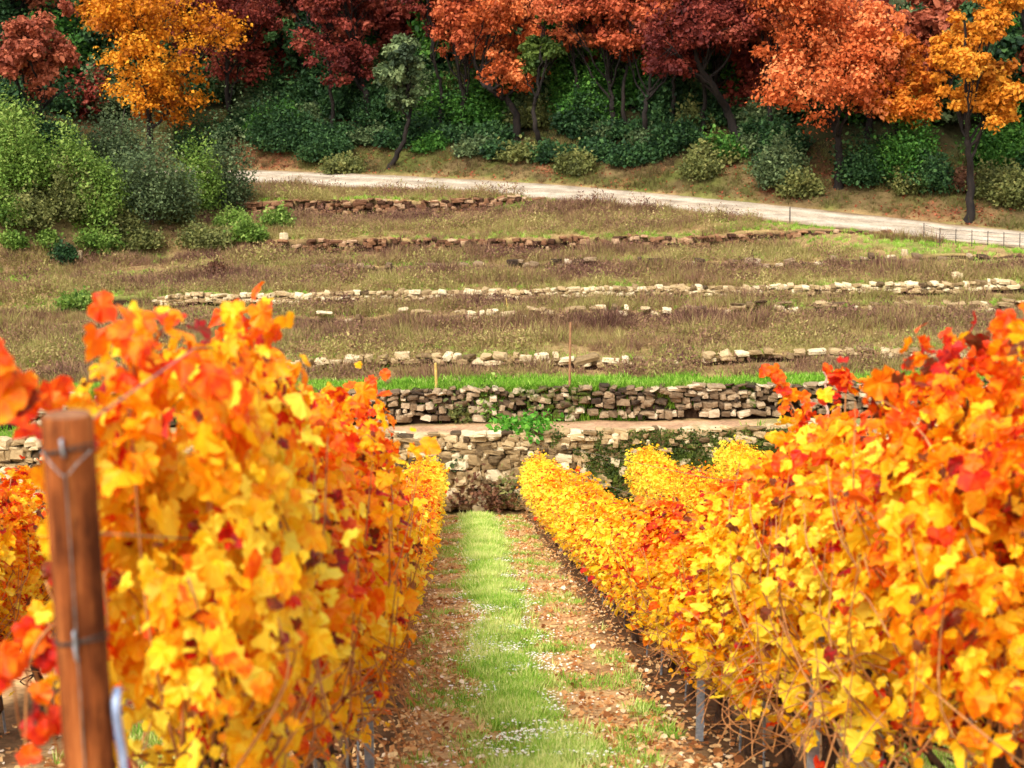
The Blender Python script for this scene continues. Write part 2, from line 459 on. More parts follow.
def C(*c): return np.array(lin(*c)[:3])
def ground_colour(X, Y):
    n = fbm(X * .5, Y * .5, 21); n2 = fbm(X * 2.2, Y * 2.2, 31)
    soil = C(178, 138, 94); litter = C(204, 168, 118); grass = C(138, 146, 70); dark = C(64, 46, 32)
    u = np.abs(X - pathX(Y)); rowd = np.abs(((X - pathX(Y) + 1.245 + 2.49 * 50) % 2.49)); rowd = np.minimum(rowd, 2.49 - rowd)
    c = np.broadcast_to(litter, X.shape + (3,)).copy()
    def mix(w, t):
        nonlocal c
        w = np.clip(w, 0, 1)[..., None]; c = c * (1 - w) + t * w
    mix(sstep(.45, .65, n2), soil)
    gm = (1 - sstep(.08, .34, np.abs(((X - pathX(Y) + 1.245) % 2.49) - 1.245) - .25 * (n - .5)))
    mix(gm * .7, grass)
    mix((1 - sstep(.22, .46, rowd + .2 * (n - .5))) * .9, C(78, 54, 36))  # bare soil strip under each row, its colour darkened to include the vines' shade
    t = sstep(34.2, 34.8, Y)
    terr = C(154, 130, 88) * (.7 + .6 * n)[..., None]
    grn = C(112, 130, 56)
    w = sstep(.52, .68, fbm(X * .35, Y * 1.1, 41))[..., None]
    terr = terr * (1 - w * .7) + grn * w * .7
    earth = C(120, 84, 56)
    terr = terr * (1 - (sstep(.6, .75, n2) * .6)[..., None]) + earth * (sstep(.6, .75, n2) * .6)[..., None]
    c = c * (1 - t[..., None]) + terr * t[..., None]
    # ledge behind the lowest wall: pinkish gravel, red earth in the ramp
    led = sstep(34.95, 35.1, Y) * (1 - sstep(36.6, 36.9, Y))
    mix((X > 9.5) * sstep(7, 5, roadY(X) - Y) * t * (Y < roadY(X) - RW) * .8, C(112, 140, 52)) if False else None; mix(led, C(196, 158, 124)); mix(led * (1 - sstep(-9.5, -8, X)), C(110, 136, 56)); mix(led * sstep(5.5, 7, X) * .7, C(120, 140, 66))
    mix(ramp_gap(X) * sstep(33.5, 34.3, Y) * (1 - sstep(35.6, 36, Y)), C(150, 88, 54))
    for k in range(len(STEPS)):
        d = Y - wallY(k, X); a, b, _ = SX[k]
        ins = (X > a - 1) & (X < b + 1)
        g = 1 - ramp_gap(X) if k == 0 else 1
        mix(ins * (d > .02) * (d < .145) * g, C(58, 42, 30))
    # forest floor and banks
    s = Y - (roadY(X) + RW)
    fl = C(104, 88, 58) * (.6 + .8 * n)[..., None]
    w2 = sstep(.5, .66, fbm(X * .6, Y * .6, 51))[..., None]
    fl = fl * (1 - w2) + C(88, 92, 44) * w2
    w3 = sstep(.55, .68, fbm(X * .5 + 9, Y * .5, 61))[..., None]
    fl = fl * (1 - w3 * .8) + C(128, 86, 60) * w3 * .8
    t = sstep(0, .6, s)[..., None]
    c = c * (1 - t) + fl * t
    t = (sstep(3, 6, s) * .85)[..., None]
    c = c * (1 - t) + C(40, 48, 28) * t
    lr = np.clip(left_rise(X, np.minimum(Y, 90)) * .7, 0, .8)[..., None]
    c = c * (1 - lr) + C(112, 92, 62) * lr * (.7 + .6 * n)[..., None]
    return np.concatenate([c, np.ones(c.shape[:-1] + (1,))], -1)
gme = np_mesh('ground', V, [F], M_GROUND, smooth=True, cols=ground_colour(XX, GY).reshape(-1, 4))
tag(link('ground', gme), kind='structure')

def G(px, py): return march(px, py, ground_z)
def gz(x, y): return float(ground_z(np.array([x]), np.array([y]))[0])

# road sheet
xs = np.linspace(-40, 44, 240)
yc = roadY(xs); dy = np.gradient(yc, xs); nx, ny = -dy / np.hypot(1, dy), 1 / np.hypot(1, dy)
rv = []
for w in np.linspace(-1, 1, 15):
    wob = 1 + .08 * (fbm(xs * .8, xs * 0 + w, 3) - .5) * (abs(w) > .9)
    px_, py_ = xs + nx * w * (RW - .15) * wob, yc + ny * w * (RW - .15) * wob
    rv.append(np.stack([px_, py_, ground_z(px_, np.clip(py_, roadY(px_) - RW + .1, roadY(px_) + RW - .1)) + .06 - .04 * abs(w)], -1))
rv = np.array(rv); n_, m_ = rv.shape[:2]
i, j = np.meshgrid(np.arange(n_ - 1), np.arange(m_ - 1), indexing='ij'); q = (i * m_ + j).ravel()
wv = np.linspace(-1, 1, n_)[:, None] + .12 * (fbm(xs * .4, xs * 0, 9) - .5)[None]
rut = np.exp(-((np.abs(wv) - .42) / .2) ** 2)[..., None]
nn_ = fbm(np.broadcast_to(xs * .8, wv.shape), wv * 2.5, 15)[..., None]
edge = sstep(.72, 1.0, np.abs(wv) + .5 * (nn_[..., 0] - .5))[..., None]
rc = C(176, 162, 142) * (.8 + .4 * nn_) * (1 - rut) + C(196, 184, 166) * rut
rc = rc * (1 - edge) + C(138, 116, 84) * edge
tag(link('road', np_mesh('road', rv.reshape(-1, 3), [np.stack([q, q + 1, q + m_ + 1, q + m_], -1)], M_GROUND, smooth=True, cols=np.concatenate([rc, np.ones(rc.shape[:2] + (1,))], -1).reshape(-1, 4))), kind='structure')

# ------------------------------------------------------------------ dry stone walls
def stone_template(seed):
    r = np.random.default_rng(seed)
    n = 4; g = np.linspace(-1, 1, n)
    pts = {}; faces = []
    def vid(p):
        k = tuple(np.round(p, 4))
        if k not in pts: pts[k] = len(pts)
        return pts[k]
    for ax in range(3):
        for sg in (-1, 1):
            for a in range(n - 1):
                for b in range(n - 1):
                    qd = []
                    for da, db in ((0, 0), (1, 0), (1, 1), (0, 1)):
                        p = [0, 0, 0]; p[ax] = sg; p[(ax + 1) % 3] = g[a + da]; p[(ax + 2) % 3] = g[b + db]; qd.append(vid(p))
                    faces.append(qd if sg > 0 else qd[::-1])
    P = np.array(list(pts.keys()))
    sph = norm(P) * 1.15
    t = r.uniform(.12, .4)
    P = P * (1 - t) + sph * t
    P = P * (1 + r.normal(0, .05, P.shape)) + .14 * np.stack([vnoise(P[:, 0] * 1.2 + 9 * k, P[:, 1] * 1.2 + P[:, 2], seed + k) - .5 for k in range(3)], -1)
    cut = norm(r.normal(size=3)); d = P @ cut; P = P - np.maximum(0, d - .75)[:, None] * cut
    return P, np.array(faces)
STT = [stone_template(100 + k) for k in range(10)]

def rotmats(ax, ay, az):
    cx, sx, cy, sy, cz, sz = np.cos(ax), np.sin(ax), np.cos(ay), np.sin(ay), np.cos(az), np.sin(az)
    o = np.zeros_like(ax); l = o + 1
    Rx = np.stack([l, o, o, o, cx, -sx, o, sx, cx], -1).reshape(-1, 3, 3)
    Ry = np.stack([cy, o, sy, o, l, o, -sy, o, cy], -1).reshape(-1, 3, 3)
    Rz = np.stack([cz, -sz, o, sz, cz, o, o, o, l], -1).reshape(-1, 3, 3)
    return Rz @ Ry @ Rx

def stone_wall(name, label, k, xa, xb, mat, hmin, hmax, wmin, wmax, mossf, cmean=.5, gap=0., lift=0., fill=1., tops=0, parent_moss=None):
    acc = Acc(); items = []
    zt_ = STEPS[k][2] + lift
    X0 = .5 * (xa + xb)
    zlev = 0.0
    H = (STEPS[k][2] - STEPS[k][1]) + lift + .04
    course = 0
    while zlev < H - .3 * hmin:
        h = rng.uniform(hmin, hmax)
        if zlev + h > H: h = max(H - zlev, hmin * .7)
        x = xa + rng.uniform(-.1, .1)
        while x < xb:
            w = rng.uniform(wmin, wmax) * (1.0 if rng.random() > .15 else 1.5)
            hh = h * rng.uniform(.75, 1.2)
            xc = x + w / 2
            top = zlev + h > H - .02
            if rng.random() < fill:
                items.append((xc, zlev + h / 2 + rng.normal(0, .02) + (hh * .1 if top else 0), w, hh, top))
            x += w * rng.uniform(.88, 1.0) + gap * rng.random()
        zlev += h * .92; course += 1
    it = np.array([a[:4] for a in items]); n = len(it)
    xc = it[:, 0]
    yk = wallY(k, xc) + rng.normal(0, .035, n) + .02
    zb = STEPS[k][1] + TILT * xc - .03 + (fbm(xc * .9, yk * .9, 11) - .5) * .16 + (.14 * (fbm(xc * .35, xc * 0 + k, 19) - .5) if k > 1 else 0)
    P = np.stack([xc, yk, zb + it[:, 1]], -1)
    M = rotmats(rng.normal(0, .12, n), rng.normal(0, .12, n), rng.normal(0, .15, n))
    S = np.stack([it[:, 2] * .53, rng.uniform(.13, .2, n), it[:, 3] * .55], -1)
    c = np.clip(rng.normal(cmean, .30, n), 0, 1)
    ms = mossf(xc, it[:, 1] / max(H, .1)) + rng.normal(0, .06, n)
    tid = rng.integers(0, len(STT), n)
    for t in range(len(STT)):
        s = tid == t
        if not s.any(): continue
        TV, TF = STT[t]
        v, f = inst(TV, TF, P[s], M[s], S[s])
        acc.add(v, f, c=np.repeat(c[s], len(TF)), moss=np.repeat(ms[s], len(TF)))
    me = acc.mesh(name, mat)
    o = link('dry_stone_wall', me)
    return tag(o, label, 'stone wall', 'dry stone terrace walls')

def m1(x, h): return -.22 + .5 * sstep(1.0, 2.6, x) * (1 - .5 * sstep(6, 8, x)) + .2 * sstep(-.2, 1.0, x) * (h < .8)
WALL1 = stone_wall('wall', 'tall pale stone retaining wall facing the ends of the vine rows, mossy at one end', 0, -3.15, 16, M_STONE, .09, .23, .10, .40, m1, .52)
stone_wall('wall', 'short pale stone wall below the grassy ledge beyond the brown end post', 0, -24, -5.2, M_STONE, .09, .22, .12, .38, lambda x, h: -.3 + 0 * x, .6)
stone_wall('wall', 'dark gappy stone wall running along the back of the gravel ledge', 1, -24, 17, M_STONE2, .07, .18, .09, .32,
           lambda x, h: -.08 + .5 * sstep(.45, .6, fbm(x * .8, x * 0, 77)), .5, gap=.08, fill=.86)
stone_wall('wall', 'thin broken line of pale stones among scrub, lowest above the grass strip', 2, -11, 16, M_STONE, .08, .15, .12, .45, lambda x, h: -.3 + 0 * x, .6, gap=.2, fill=.78)
stone_wall('wall', 'sparse row of low stones half hidden in scrub above the two tall stakes', 3, -6, 19, M_STONE, .07, .15, .12, .5, lambda x, h: -.3 + 0 * x, .6, gap=.4, fill=.62)
stone_wall('wall', 'long continuous whitish stone wall crossing the middle of the terraces', 4, -11.5, 16, M_STONE, .08, .15, .10, .32, lambda x, h: -.25 + .2 * sstep(.5, .7, fbm(x * .7, x * 0, 79)), .68, lift=-.07)
stone_wall('wall', 'broken low stone course just uphill of the long whitish wall', 5, -7, 17, M_STONE2, .07, .14, .12, .45, lambda x, h: -.3 + 0 * x, .4, gap=.4, fill=.62)
stone_wall('wall', 'brown earthy terrace wall with rubble, second below the white road', 6, -9.2, 14, M_STONER, .08, .17, .12, .36, lambda x, h: -.2 + .3 * sstep(.5, .7, fbm(x * .5, x * 0, 78)), .4, gap=.12, fill=.72, lift=-.12)
stone_wall('wall', 'short reddish rubble wall directly below the upper bend of the white road', 7, -13, 1.2, M_STONER, .09, .19, .14, .4, lambda x, h: -.2 + .3 * sstep(.5, .7, fbm(x * .5, x * 0, 74)), .45, gap=.12, fill=.74, lift=-.12)

# ------------------------------------------------------------------ scattered ground cover (stuff)
def band(X, Y):
    """0 at the outer lip of a terrace, 1 at the foot of the next wall"""
    out = np.full(np.shape(X), .5)
    for k in range(1, 8):
        a_ = wallY(k, X); b_ = wallY(k + 1, X) if k < 7 else a_ + 6
        u_ = (Y - a_) / (b_ - a_); out = np.where((u_ >= 0) & (u_ < 1), u_, out)
    return out
def blade_template(nb, spread, h, w, seed, lean=.5, simple=False):
    r = np.random.default_rng(seed); V = []; F = []
    for k in range(nb):
        a = r.uniform(0, 2 * pi); d = r.uniform(0, spread); b = np.array([cos(a) * d, sin(a) * d, -.02])
        t = np.array([cos(a), sin(a), 0]) * r.uniform(.1, lean) * h + np.array([r.normal(0, .1) * h, r.normal(0, .1) * h, h * r.uniform(.6, 1.1)])
        s = np.array([-sin(a + r.normal(0, .8)), cos(a + r.normal(0, .8)), 0]) * w * .5
        mid = b + t * .55 + np.array([0, 0, .08 * h])
        n = len(V)
        if simple:
            V += [b - s, b + s, b + t]; F += [[n, n + 1, n + 2]]; continue
        V += [b - s, b + s, mid + s * .8, mid - s * .8, b + t]
        F += [[n, n + 1, n + 2], [n, n + 2, n + 3], [n + 3, n + 2, n + 4]]
    return np.array(V), np.array(F)

def scatter(name, X, Y, tmpls, size, cval, mat, cj=.12, kind='stuff', zoff=0, label=None):
    n = len(X); Z = ground_z(X, Y) + zoff
    P = np.stack([X, Y, Z], -1); az = rng.uniform(0, 2 * pi, n)
    M = rotmats(rng.normal(0, .1, n), rng.normal(0, .1, n), az)
    tid = rng.integers(0, len(tmpls), n); acc = Acc()
    for t, (TV, TF) in enumerate(tmpls):
        s = tid == t
        if not s.any(): continue
        v, f = inst(TV, TF, P[s], M[s], size[s])
        acc.add(v, f, c=np.clip(np.repeat(cval[s], len(TF)) + rng.normal(0, cj, s.sum() * len(TF)), 0, 1))
    o = link(name, acc.mesh(name, mat))
    return tag(o, kind=kind, label=label)

def infrustum(X, Y, pad=60):
    Z = ground_z(X, Y); px, py = project(X, Y, Z)
    return (px > -pad * 2) & (px < 1024 + pad * 2) & (py < 768 + pad * 2)

SCR = [blade_template(17, .16, .36, .024, 200 + k, .95, True) for k in range(8)]
GRS = [blade_template(14, .08, .16, .016, 230 + k, .8) for k in range(5)]
GRN = [blade_template(10, .05, .085, .007, 250 + k, .9) for k in range(5)]

# terraces scrub
n = 75000
X = rng.uniform(-27, 25, n); Y = rng.uniform(37.3, 68, n)
s = Y - roadY(X)
dens = fbm(X * .55, Y * .9, 71)
keep = (s < -RW - .4) & infrustum(X, Y) & (left_rise(X, Y) < .6)
keep &= (rng.random(n) < .25 + 1.5 * sstep(.36, .55, dens))
# green band just above the second wall stays grass
keep &= ~((Y < p2y + 1.0) & (rng.random(n) < .9))
for k in range(2, 8):
    d = Y - wallY(k, X); keep &= ~((d > -.5) & (d < .25) & (fbm(X * .6, X * 0 + k, 23) < {4: .75, 6: .62, 7: .62}.get(k, .5)))
X, Y = X[keep], Y[keep]
kk = ~((X > 9.5) & (roadY(X) - Y < 6.5) & (fbm(X * .4, Y * .6, 27) < .62)); X, Y = X[kk], Y[kk]
cv = np.clip(.20 - .36 * (band(X, Y) - .35) + .75 * fbm(X * .4, Y * .7, 81) + rng.normal(0, .12, len(X)), 0, 1)
sz = (.6 + .6 * band(X, Y)) * (.35 + 1.5 * fbm(X * .7, Y * .7, 91) ** 1.3) * rng.uniform(.7, 1.3, len(X))
scatter('dry_scrub', X, Y, SCR, sz, cv, M_SCRUB)
def fuzz_template(seed, R=.3, H=.42, nb=46, ls=.05):
    r = np.random.default_rng(seed); V = []; F = []
    for k in range(nb):
        a = r.uniform(0, 2 * pi); q = math.sqrt(r.random()); z_ = H * math.sqrt(max(.05, 1 - q * q)) * r.uniform(.15, 1.1)
        c_ = np.array([cos(a) * q * R, sin(a) * q * R, z_]); u_ = norm(r.normal(size=3)); w_ = norm(np.cross(u_, r.normal(size=3)))
        n_ = len(V); l_ = ls * r.uniform(.5, 1.4); V += [c_ - u_ * l_ * .3, c_ + u_ * l_ * .3, c_ + w_ * l_ + [0, 0, l_ * .4]]; F.append([n_, n_ + 1, n_ + 2])
    return np.array(V), np.array(F)
FUZ = [fuzz_template(270 + k) for k in range(8)]
n = 26000
X = rng.uniform(-27, 25, n); Y = rng.uniform(38.2, 68, n)
keep = (Y - roadY(X) < -RW - .6) & infrustum(X, Y) & (left_rise(X, Y) < .6) & ~((X > 9.5) & (roadY(X) - Y < 6.5)) & (rng.random(n) < 1.1 * sstep(.42, .62, fbm(X * .45, Y * .8, 73)) + .06)
for k in range(2, 8):
    d = Y - wallY(k, X); keep &= ~((d > -.35) & (d < .25))
X, Y = X[keep], Y[keep]
scatter('dry_heath', X, Y, FUZ, (.55 + 1.3 * fbm(X * .9, Y * .9, 93) ** 1.4) * rng.uniform(.7, 1.3, len(X)), np.clip(.10 - .3 * (band(X, Y) - .35) + .75 * fbm(X * .35, Y * .6, 83) + rng.normal(0, .14, len(X)), 0, 1), M_SCRUB)
# green grass: strip on the second wall, along terrace lips and the roadside
n = 26000
X = rng.uniform(-27, 26, n); Y = rng.uniform(34.9, 68, n)
s = Y - roadY(X)
gd = fbm(X * .35, Y * 1.1, 41)
w = np.where(Y < p2y + 1.05, 1.0, .9 * sstep(.54, .66, gd))
for k in range(2, 8):
    d = Y - wallY(k, X); w = np.where((d > .12) & (d < .9), np.maximum(w, .95 * sstep(.40, .56, fbm(X * .5, Y * 0 + k, 43))), w)
w = np.where((X > 9) & (roadY(X) - Y < 7), np.maximum(w, 1.0), w)
led = (Y > 34.9) & (Y < p2y + .1)
w = np.where(led, np.maximum((X < -8.2) * 1.0, (X > 5.6) * .5 * (Y < 36)), w)
keep = (rng.random(n) < w) & (s < -RW - .1) & infrustum(X, Y)
X, Y = X[keep], Y[keep]
near = Y < p2y + 1.1
sz = np.where(near, 1.1, .9) * rng.uniform(.6, 1.4, len(X))
cv = np.clip(.45 + .4 * (fbm(X, Y, 95) - .5) + np.where(near, -.1, .12) + rng.normal(0, .12, len(X)), 0, 1)
scatter('terrace_grass', X, Y, GRS, sz, cv, M_GRASS)
n = 9000
X = rng.uniform(-15, 15, n); Y = p2y + .12 + 1.1 * rng.random(n) ** 1.4
keep = rng.random(n) < .35 + sstep(.3, .5, fbm(X * .8, Y * 0, 47))
X, Y = X[keep], Y[keep]
scatter('strip_grass', X, Y, GRS, rng.uniform(.9, 1.9, len(X)), np.clip(rng.normal(.42, .16, len(X)), 0, 1), M_GRASS)
# bank grass beyond the road and on the left slope
n = 60000
X = rng.uniform(-34, 32, n); Y = rng.uniform(48, 84, n)
s = Y - roadY(X)
keep = (((s > RW + .2) & (s < 9)) | (left_rise(X, Y) > .3)) & (np.abs(s) > RW + .1) & infrustum(X, Y) & (rng.random(n) < sstep(.3, .6, fbm(X * .6, Y * .6, 51)) + .3)
X, Y = X[keep], Y[keep]
scatter('bank_grass', X, Y, SCR, (.3 + 1.1 * fbm(X * .9, Y * .9, 53) ** 1.5) * rng.uniform(.6, 1.3, len(X)), np.clip(fbm(X * .5, Y * .5, 52) * 1.1 - .05 + rng.normal(0, .1, len(X)), 0, 1), M_DARKGRASS)

# fallen tree leaves on the bank and the verge
n = 14000
X = rng.uniform(-30, 30, n); s = RW + .1 + 7 * rng.random(n) ** 1.3; Y = roadY(X) + s
keep = infrustum(X, Y) & (rng.random(n) < .25 + sstep(.42, .6, fbm(X * .5 + 9, Y * .5, 61)))
X, Y = X[keep], Y[keep]; n = len(X)
LQ = [(np.array([[0, 0, 0], [.35, .4, .1], [0, 1, 0], [-.35, .5, .12]]), np.array([[0, 1, 2, 3]]))]
v, f = inst(LQ[0][0], LQ[0][1], np.stack([X, Y, ground_z(X, Y) + .03], -1), rotmats(rng.normal(0, .5, n), rng.normal(0, .5, n), rng.uniform(0, 6.28, n)), rng.uniform(.07, .16, n))
tag(link('bank_leaves', np_mesh('bank_leaves', v, [f], PAL['rust'], {'c': np.clip(rng.normal(.5, .25, n), 0, 1)})), kind='stuff')
# path between the vine rows: grass strip, flowers, fallen leaves
n = 60000
Y = 5.0 + (34.3 - 5.0) * rng.random(n) ** 1.25; lane = rng.choice([0, 0, 0, 0, 0, -1, 1], n)
off = rng.normal(0, .16, n) * (.5 + 1.0 * fbm(Y * .9, Y * 0, 107))
wide = .8 + .35 * (1 - sstep(8, 14, Y))
X = pathX(Y) + off * wide + lane * 2.49 - .09
keep = (np.abs(off) < .62) & infrustum(X, Y, 20) & (rng.random(n) < .05 + .85 * sstep(.38, .62, fbm(X * 2.2, Y * 1.6, 101)))
X, Y = X[keep], Y[keep]
scatter('path_grass', X, Y, GRN, (rng.uniform(.7, 1.5, len(X)) * np.clip(.8 + (Y - 8) * .03, .8, 1.6)), np.clip(.38 + .7 * fbm(X * 2, Y * 2, 103) + rng.normal(0, .18, len(X)), 0, 1), M_GRASS)
n = 12000
Y = 5 + 29 * rng.random(n) ** 1.2; X = pathX(Y) + rng.uniform(-.95, .95, n)
keep = infrustum(X, Y, 20) & (rng.random(n) < sstep(.45, .65, fbm(X * 1.8, Y * 1.8, 113)))
X, Y = X[keep], Y[keep]
scatter('litter_grass', X, Y, GRN, rng.uniform(.5, 1.2, len(X)), np.clip(rng.normal(.6, .22, len(X)), 0, 1), M_GRASS)
n = 16000
Y = 6.5 + 27 * rng.random(n); X = pathX(Y) - .09 + rng.normal(0, .24, n)
keep = infrustum(X, Y, 10) & (np.abs(X - pathX(Y)) < .8) & (rng.random(n) < sstep(.45, .65, fbm(X * 3, Y * 3, 117)))
X, Y = X[keep], Y[keep]
FL = []
for k in range(3):
    a = np.linspace(0, 2 * pi, 7)[:-1]
    v = np.vstack([[0, 0, .006], np.stack([.016 * np.cos(a), .016 * np.sin(a), 0 * a], -1)])
    FL.append((v + np.array([0, 0, .07]), np.array([[0, 1 + i, 1 + (i + 1) % 6] for i in range(6)])))
scatter('white_flowers', X, Y, FL, rng.uniform(.35, .8, len(X)), np.full(len(X), .5), M_FLOWER)

# ------------------------------------------------------------------ grape leaves
def grape_leaf(seed, curl):
    r = np.random.default_rng(seed)
    out = [(0, 0), (.16, -.14), (.40, -.10), (.52, .10), (.44, .24), (.56, .42), (.46, .60), (.34, .64), (.20, .84), (0, .98)]
    out = out + [(-x, y) for x, y in out[1:-1][::-1]]
    o = np.array(out) * (1 + r.normal(0, .09, (len(out), 2)))
    o[:, 1] -= .0
    c = np.array([[0, .30]])
    P2 = np.vstack([c, o])
    zc = -curl * .55 * (P2[:, 0] ** 2 + (P2[:, 1] - .3) ** 2) + .18 * np.abs(P2[:, 0]) * r.uniform(-1.2, 2.4) + r.normal(0, .08, len(P2))
    V = np.stack([P2[:, 0], P2[:, 1], zc], -1)
    n = len(o)
    F = np.array([[0, 1 + i, 1 + (i + 1) % n] for i in range(n)])
    return V, F
LEAF_HI = [grape_leaf(300 + k, [.3, .8, 1.5, -.5, .6, 2.0, 1.1][k % 7]) for k in range(14)]
def leaf_lo(seed):
    r = np.random.default_rng(seed)
    V = np.array([[0, 0, 0], [.48, .15, .12], [.46, .6, .06], [0, 1, -.12], [-.46, .6, .06], [-.48, .15, .12]]) + r.normal(0, .05, (6, 3))
    return V, np.array([[0, 1, 2, 3], [0, 3, 4, 5]])
LEAF_LO = [leaf_lo(330 + k) for k in range(5)]

def leaf_cloud(tmpls, P, nrm, tip, size, c):
    acc = Acc(); n = len(P); M = frames(nrm, tip); tid = rng.integers(0, len(tmpls), n)
    for t, (TV, TF) in enumerate(tmpls):
        s = tid == t
        if s.any():
            v, f = inst(TV, TF, P[s], M[s], size[s]); acc.add(v, f, c=np.repeat(c[s], len(TF)))
    return acc

# fallen leaves on the ground
n = 52000
Y = 4.5 + 30 * rng.random(n) ** 1.35; X = pathX(Y) + rng.uniform(-1.35, 1.35, n) + rng.choice([0, 0, 0, -2.49], n)
u = np.abs(((X - pathX(Y) + 1.245) % 2.49) - 1.245)
keep = infrustum(X, Y, 20) & (rng.random(n) < (.12 + .8 * sstep(.15, .5, u)) * (1 - .7 * sstep(.92, 1.1, u)) * (.35 + sstep(.35, .55, fbm(X * 2.5, Y * 2.5, 111))))
X, Y = X[keep], Y[keep]; n = len(X)
P = np.stack([X, Y, ground_z(X, Y) + .015], -1)
acc = leaf_cloud(LEAF_LO, P, np.array([0, 0, 1.]) + rng.normal(0, .35, (n, 3)), rng.normal(0, 1, (n, 3)), rng.uniform(.016, .05, n) * np.exp(rng.normal(0, .2, n)), np.clip(rng.normal(.46, .26, n), 0, 1))
tag(link('fallen_leaves', acc.mesh('fallen_leaves', M_LITTER)), kind='stuff')

# ------------------------------------------------------------------ vines
ROWDIR = norm(np.array([-.0382, 1, 0]))
def vine_meshes(seed, hi, H=2.0, nleaf=1000, lsize=.105, spr=.40):
    """vine centred on 0; local y along the row, x across; z up from the ground"""
    r = np.random.default_rng(seed)
    # trunk
    pts = [np.array([r.normal(0, .02), r.normal(0, .03), -.1])]
    for z_ in np.linspace(.1, .72, 5): pts.append(np.array([r.normal(0, .025), r.normal(0, .03), z_]))
    pts = smoothpath(pts, 14); tacc = Acc()
    v, f = tube(pts, np.linspace(.036, .027, 14) * (1 + r.normal(0, .08, 14)), 7); tacc.add(v, f)
    top = pts[-1]
    for s_ in (-1, 1):
        cp = smoothpath([top, top + [r.normal(0, .02), s_ * .22, .07], top + [r.normal(0, .03), s_ * .52, .06]], 8)
        v, f = tube(cp, np.linspace(.024, .013, 8), 6); tacc.add(v, f)
    for k in range(16 if hi else 7):           # old spurs and dead wood about the trunk
        if r.random() < .6: b = np.array([0, r.uniform(-.42, .42), .0]); b[2] = np.interp(abs(b[1]), [0, .22, .52], [.72, .77, .76])
        else: b = pts[int(r.integers(6, 13))].copy()
        e = b + np.array([r.normal(0, .14), r.normal(0, .22), r.uniform(-.35, .15)])
        v, f = tube(smoothpath([b, (b + e) / 2 + r.normal(0, .04, 3), e], 7), np.linspace(.009, .004, 7), 5); tacc.add(v, f)
    # shoots
    cacc = Acc(); LP = []; LD = []
    ns = 15 if hi else 10
    for k in range(ns):
        y0 = r.uniform(-.52, .52); b = np.array([r.normal(0, .03), y0, .74 + r.normal(0, .04)])
        side = r.choice([-1, 1]) * r.uniform(.1, 1.0)
        L = r.uniform(.75, 1.12) * (H - .74)
        if k % 4 == 0: L *= 1.17; side *= .4
        p1 = b + np.array([side * spr * .36, r.normal(0, .12), L * .45])
        p2 = b + np.array([side * spr * r.uniform(.4, .85), r.normal(0, .22), L * r.uniform(.75, .97)])
        p3 = p2 + np.array([side * spr * r.uniform(.0, .5), r.normal(0, .18), r.uniform(-.3, .1)])
        pp = smoothpath([b, p1, p2, p3], 14)
        v, f = tube(pp, np.linspace(.006, .0028, 14), 4); cacc.add(v, f)
        LP.append(pp)
    # low laterals and bare canes hanging at the skirt
    for k in range(34 if hi else 12):
        y0 = r.uniform(-.6, .6); sx = r.choice([-1, 1])
        b = np.array([sx * .05, y0, r.uniform(.6, .95)])
        p1 = b + np.array([sx * r.uniform(.12, .3), r.normal(0, .2), r.uniform(-.05, .25)])
        p2 = p1 + np.array([sx * r.uniform(.05, .25), r.normal(0, .25), r.uniform(-.35, .15)])
        pp = smoothpath([b, p1, p2], 9)
        v, f = tube(pp, np.linspace(.0055, .0025, 9), 4); cacc.add(v, f)
    for k in range(26 if hi else 9):           # canes lying over the face of the row
        sx = r.choice([-1, 1]); y0 = r.uniform(-.6, .6); z0 = r.uniform(.6, H * .6); dyk = r.normal(0, .35)
        pp = smoothpath([[sx * .16, y0, z0], [sx * spr * .92, y0 + dyk * .5, z0 + r.uniform(.1, .4)], [sx * spr * r.uniform(.8, 1.15), y0 + dyk, z0 + r.uniform(.2, .75)]], 9)
        v, f = tube(pp, np.linspace(.0055, .0022, 9), 4); cacc.add(v, f)
    # leaves: half on shoots, half filling the row envelope
    n1 = int(nleaf * .36); n2 = nleaf - n1
    A = np.concatenate([p[3:] for p in LP]); idx = r.integers(0, len(A), n1)
    P1 = A[idx] + r.normal(0, .055, (n1, 3)) * np.array([1.2, 1.3, 1])
    lo_ = .72 if hi else .56
    hz = r.beta(1.4, 1.1, n2) * (H - lo_ - .04) + lo_ + .14 * (vnoise(r.uniform(0, 1, n2) * 0 + 1, r.uniform(0, 1, n2), seed) - .5)
    wz = np.interp(hz, [.45, .7, 1.0, 1.35, H * .85, H], [.10, .20, .30, .38, .32, .12]) * spr / .40
    P2 = np.stack([np.clip(r.choice([-1, 1], n2) * wz * np.sqrt(r.uniform(.25, 1, n2)) + r.normal(0, .04, n2), -.75, .75), r.uniform(-.62, .62, n2), hz + r.normal(0, .03, n2)], -1)
    P2[:, 2] += .10 * (vnoise(P2[:, 1] * 3 + seed, P2[:, 1] * 0, seed) - .5) * 2
    P = np.vstack([P1, P2]); n_ = len(P)
    P[:, 0] += .10 * (fbm(P[:, 1] * 2.6 + 3 * seed, P[:, 2] * 2.6, seed + 3) - .5) * np.sign(P[:, 0])
    gap = fbm(P[:, 1] * 3.4 + seed, P[:, 2] * 3.4 + np.sign(P[:, 0]) * 7, seed + 9, 2)
    P = P[(gap > .39) | (r.random(len(P)) < .22)]; n_ = len(P)
    out = np.stack([np.sign(P[:, 0]) * np.minimum(1, np.abs(P[:, 0]) * 4), np.zeros(n_), np.zeros(n_)], -1)
    nrm = out * .7 + np.array([0, -.12, .55]) + r.normal(0, .55, (n_, 3))
    tip = np.array([0, 0, -1.0]) + out * .35 + r.normal(0, .45, (n_, 3))
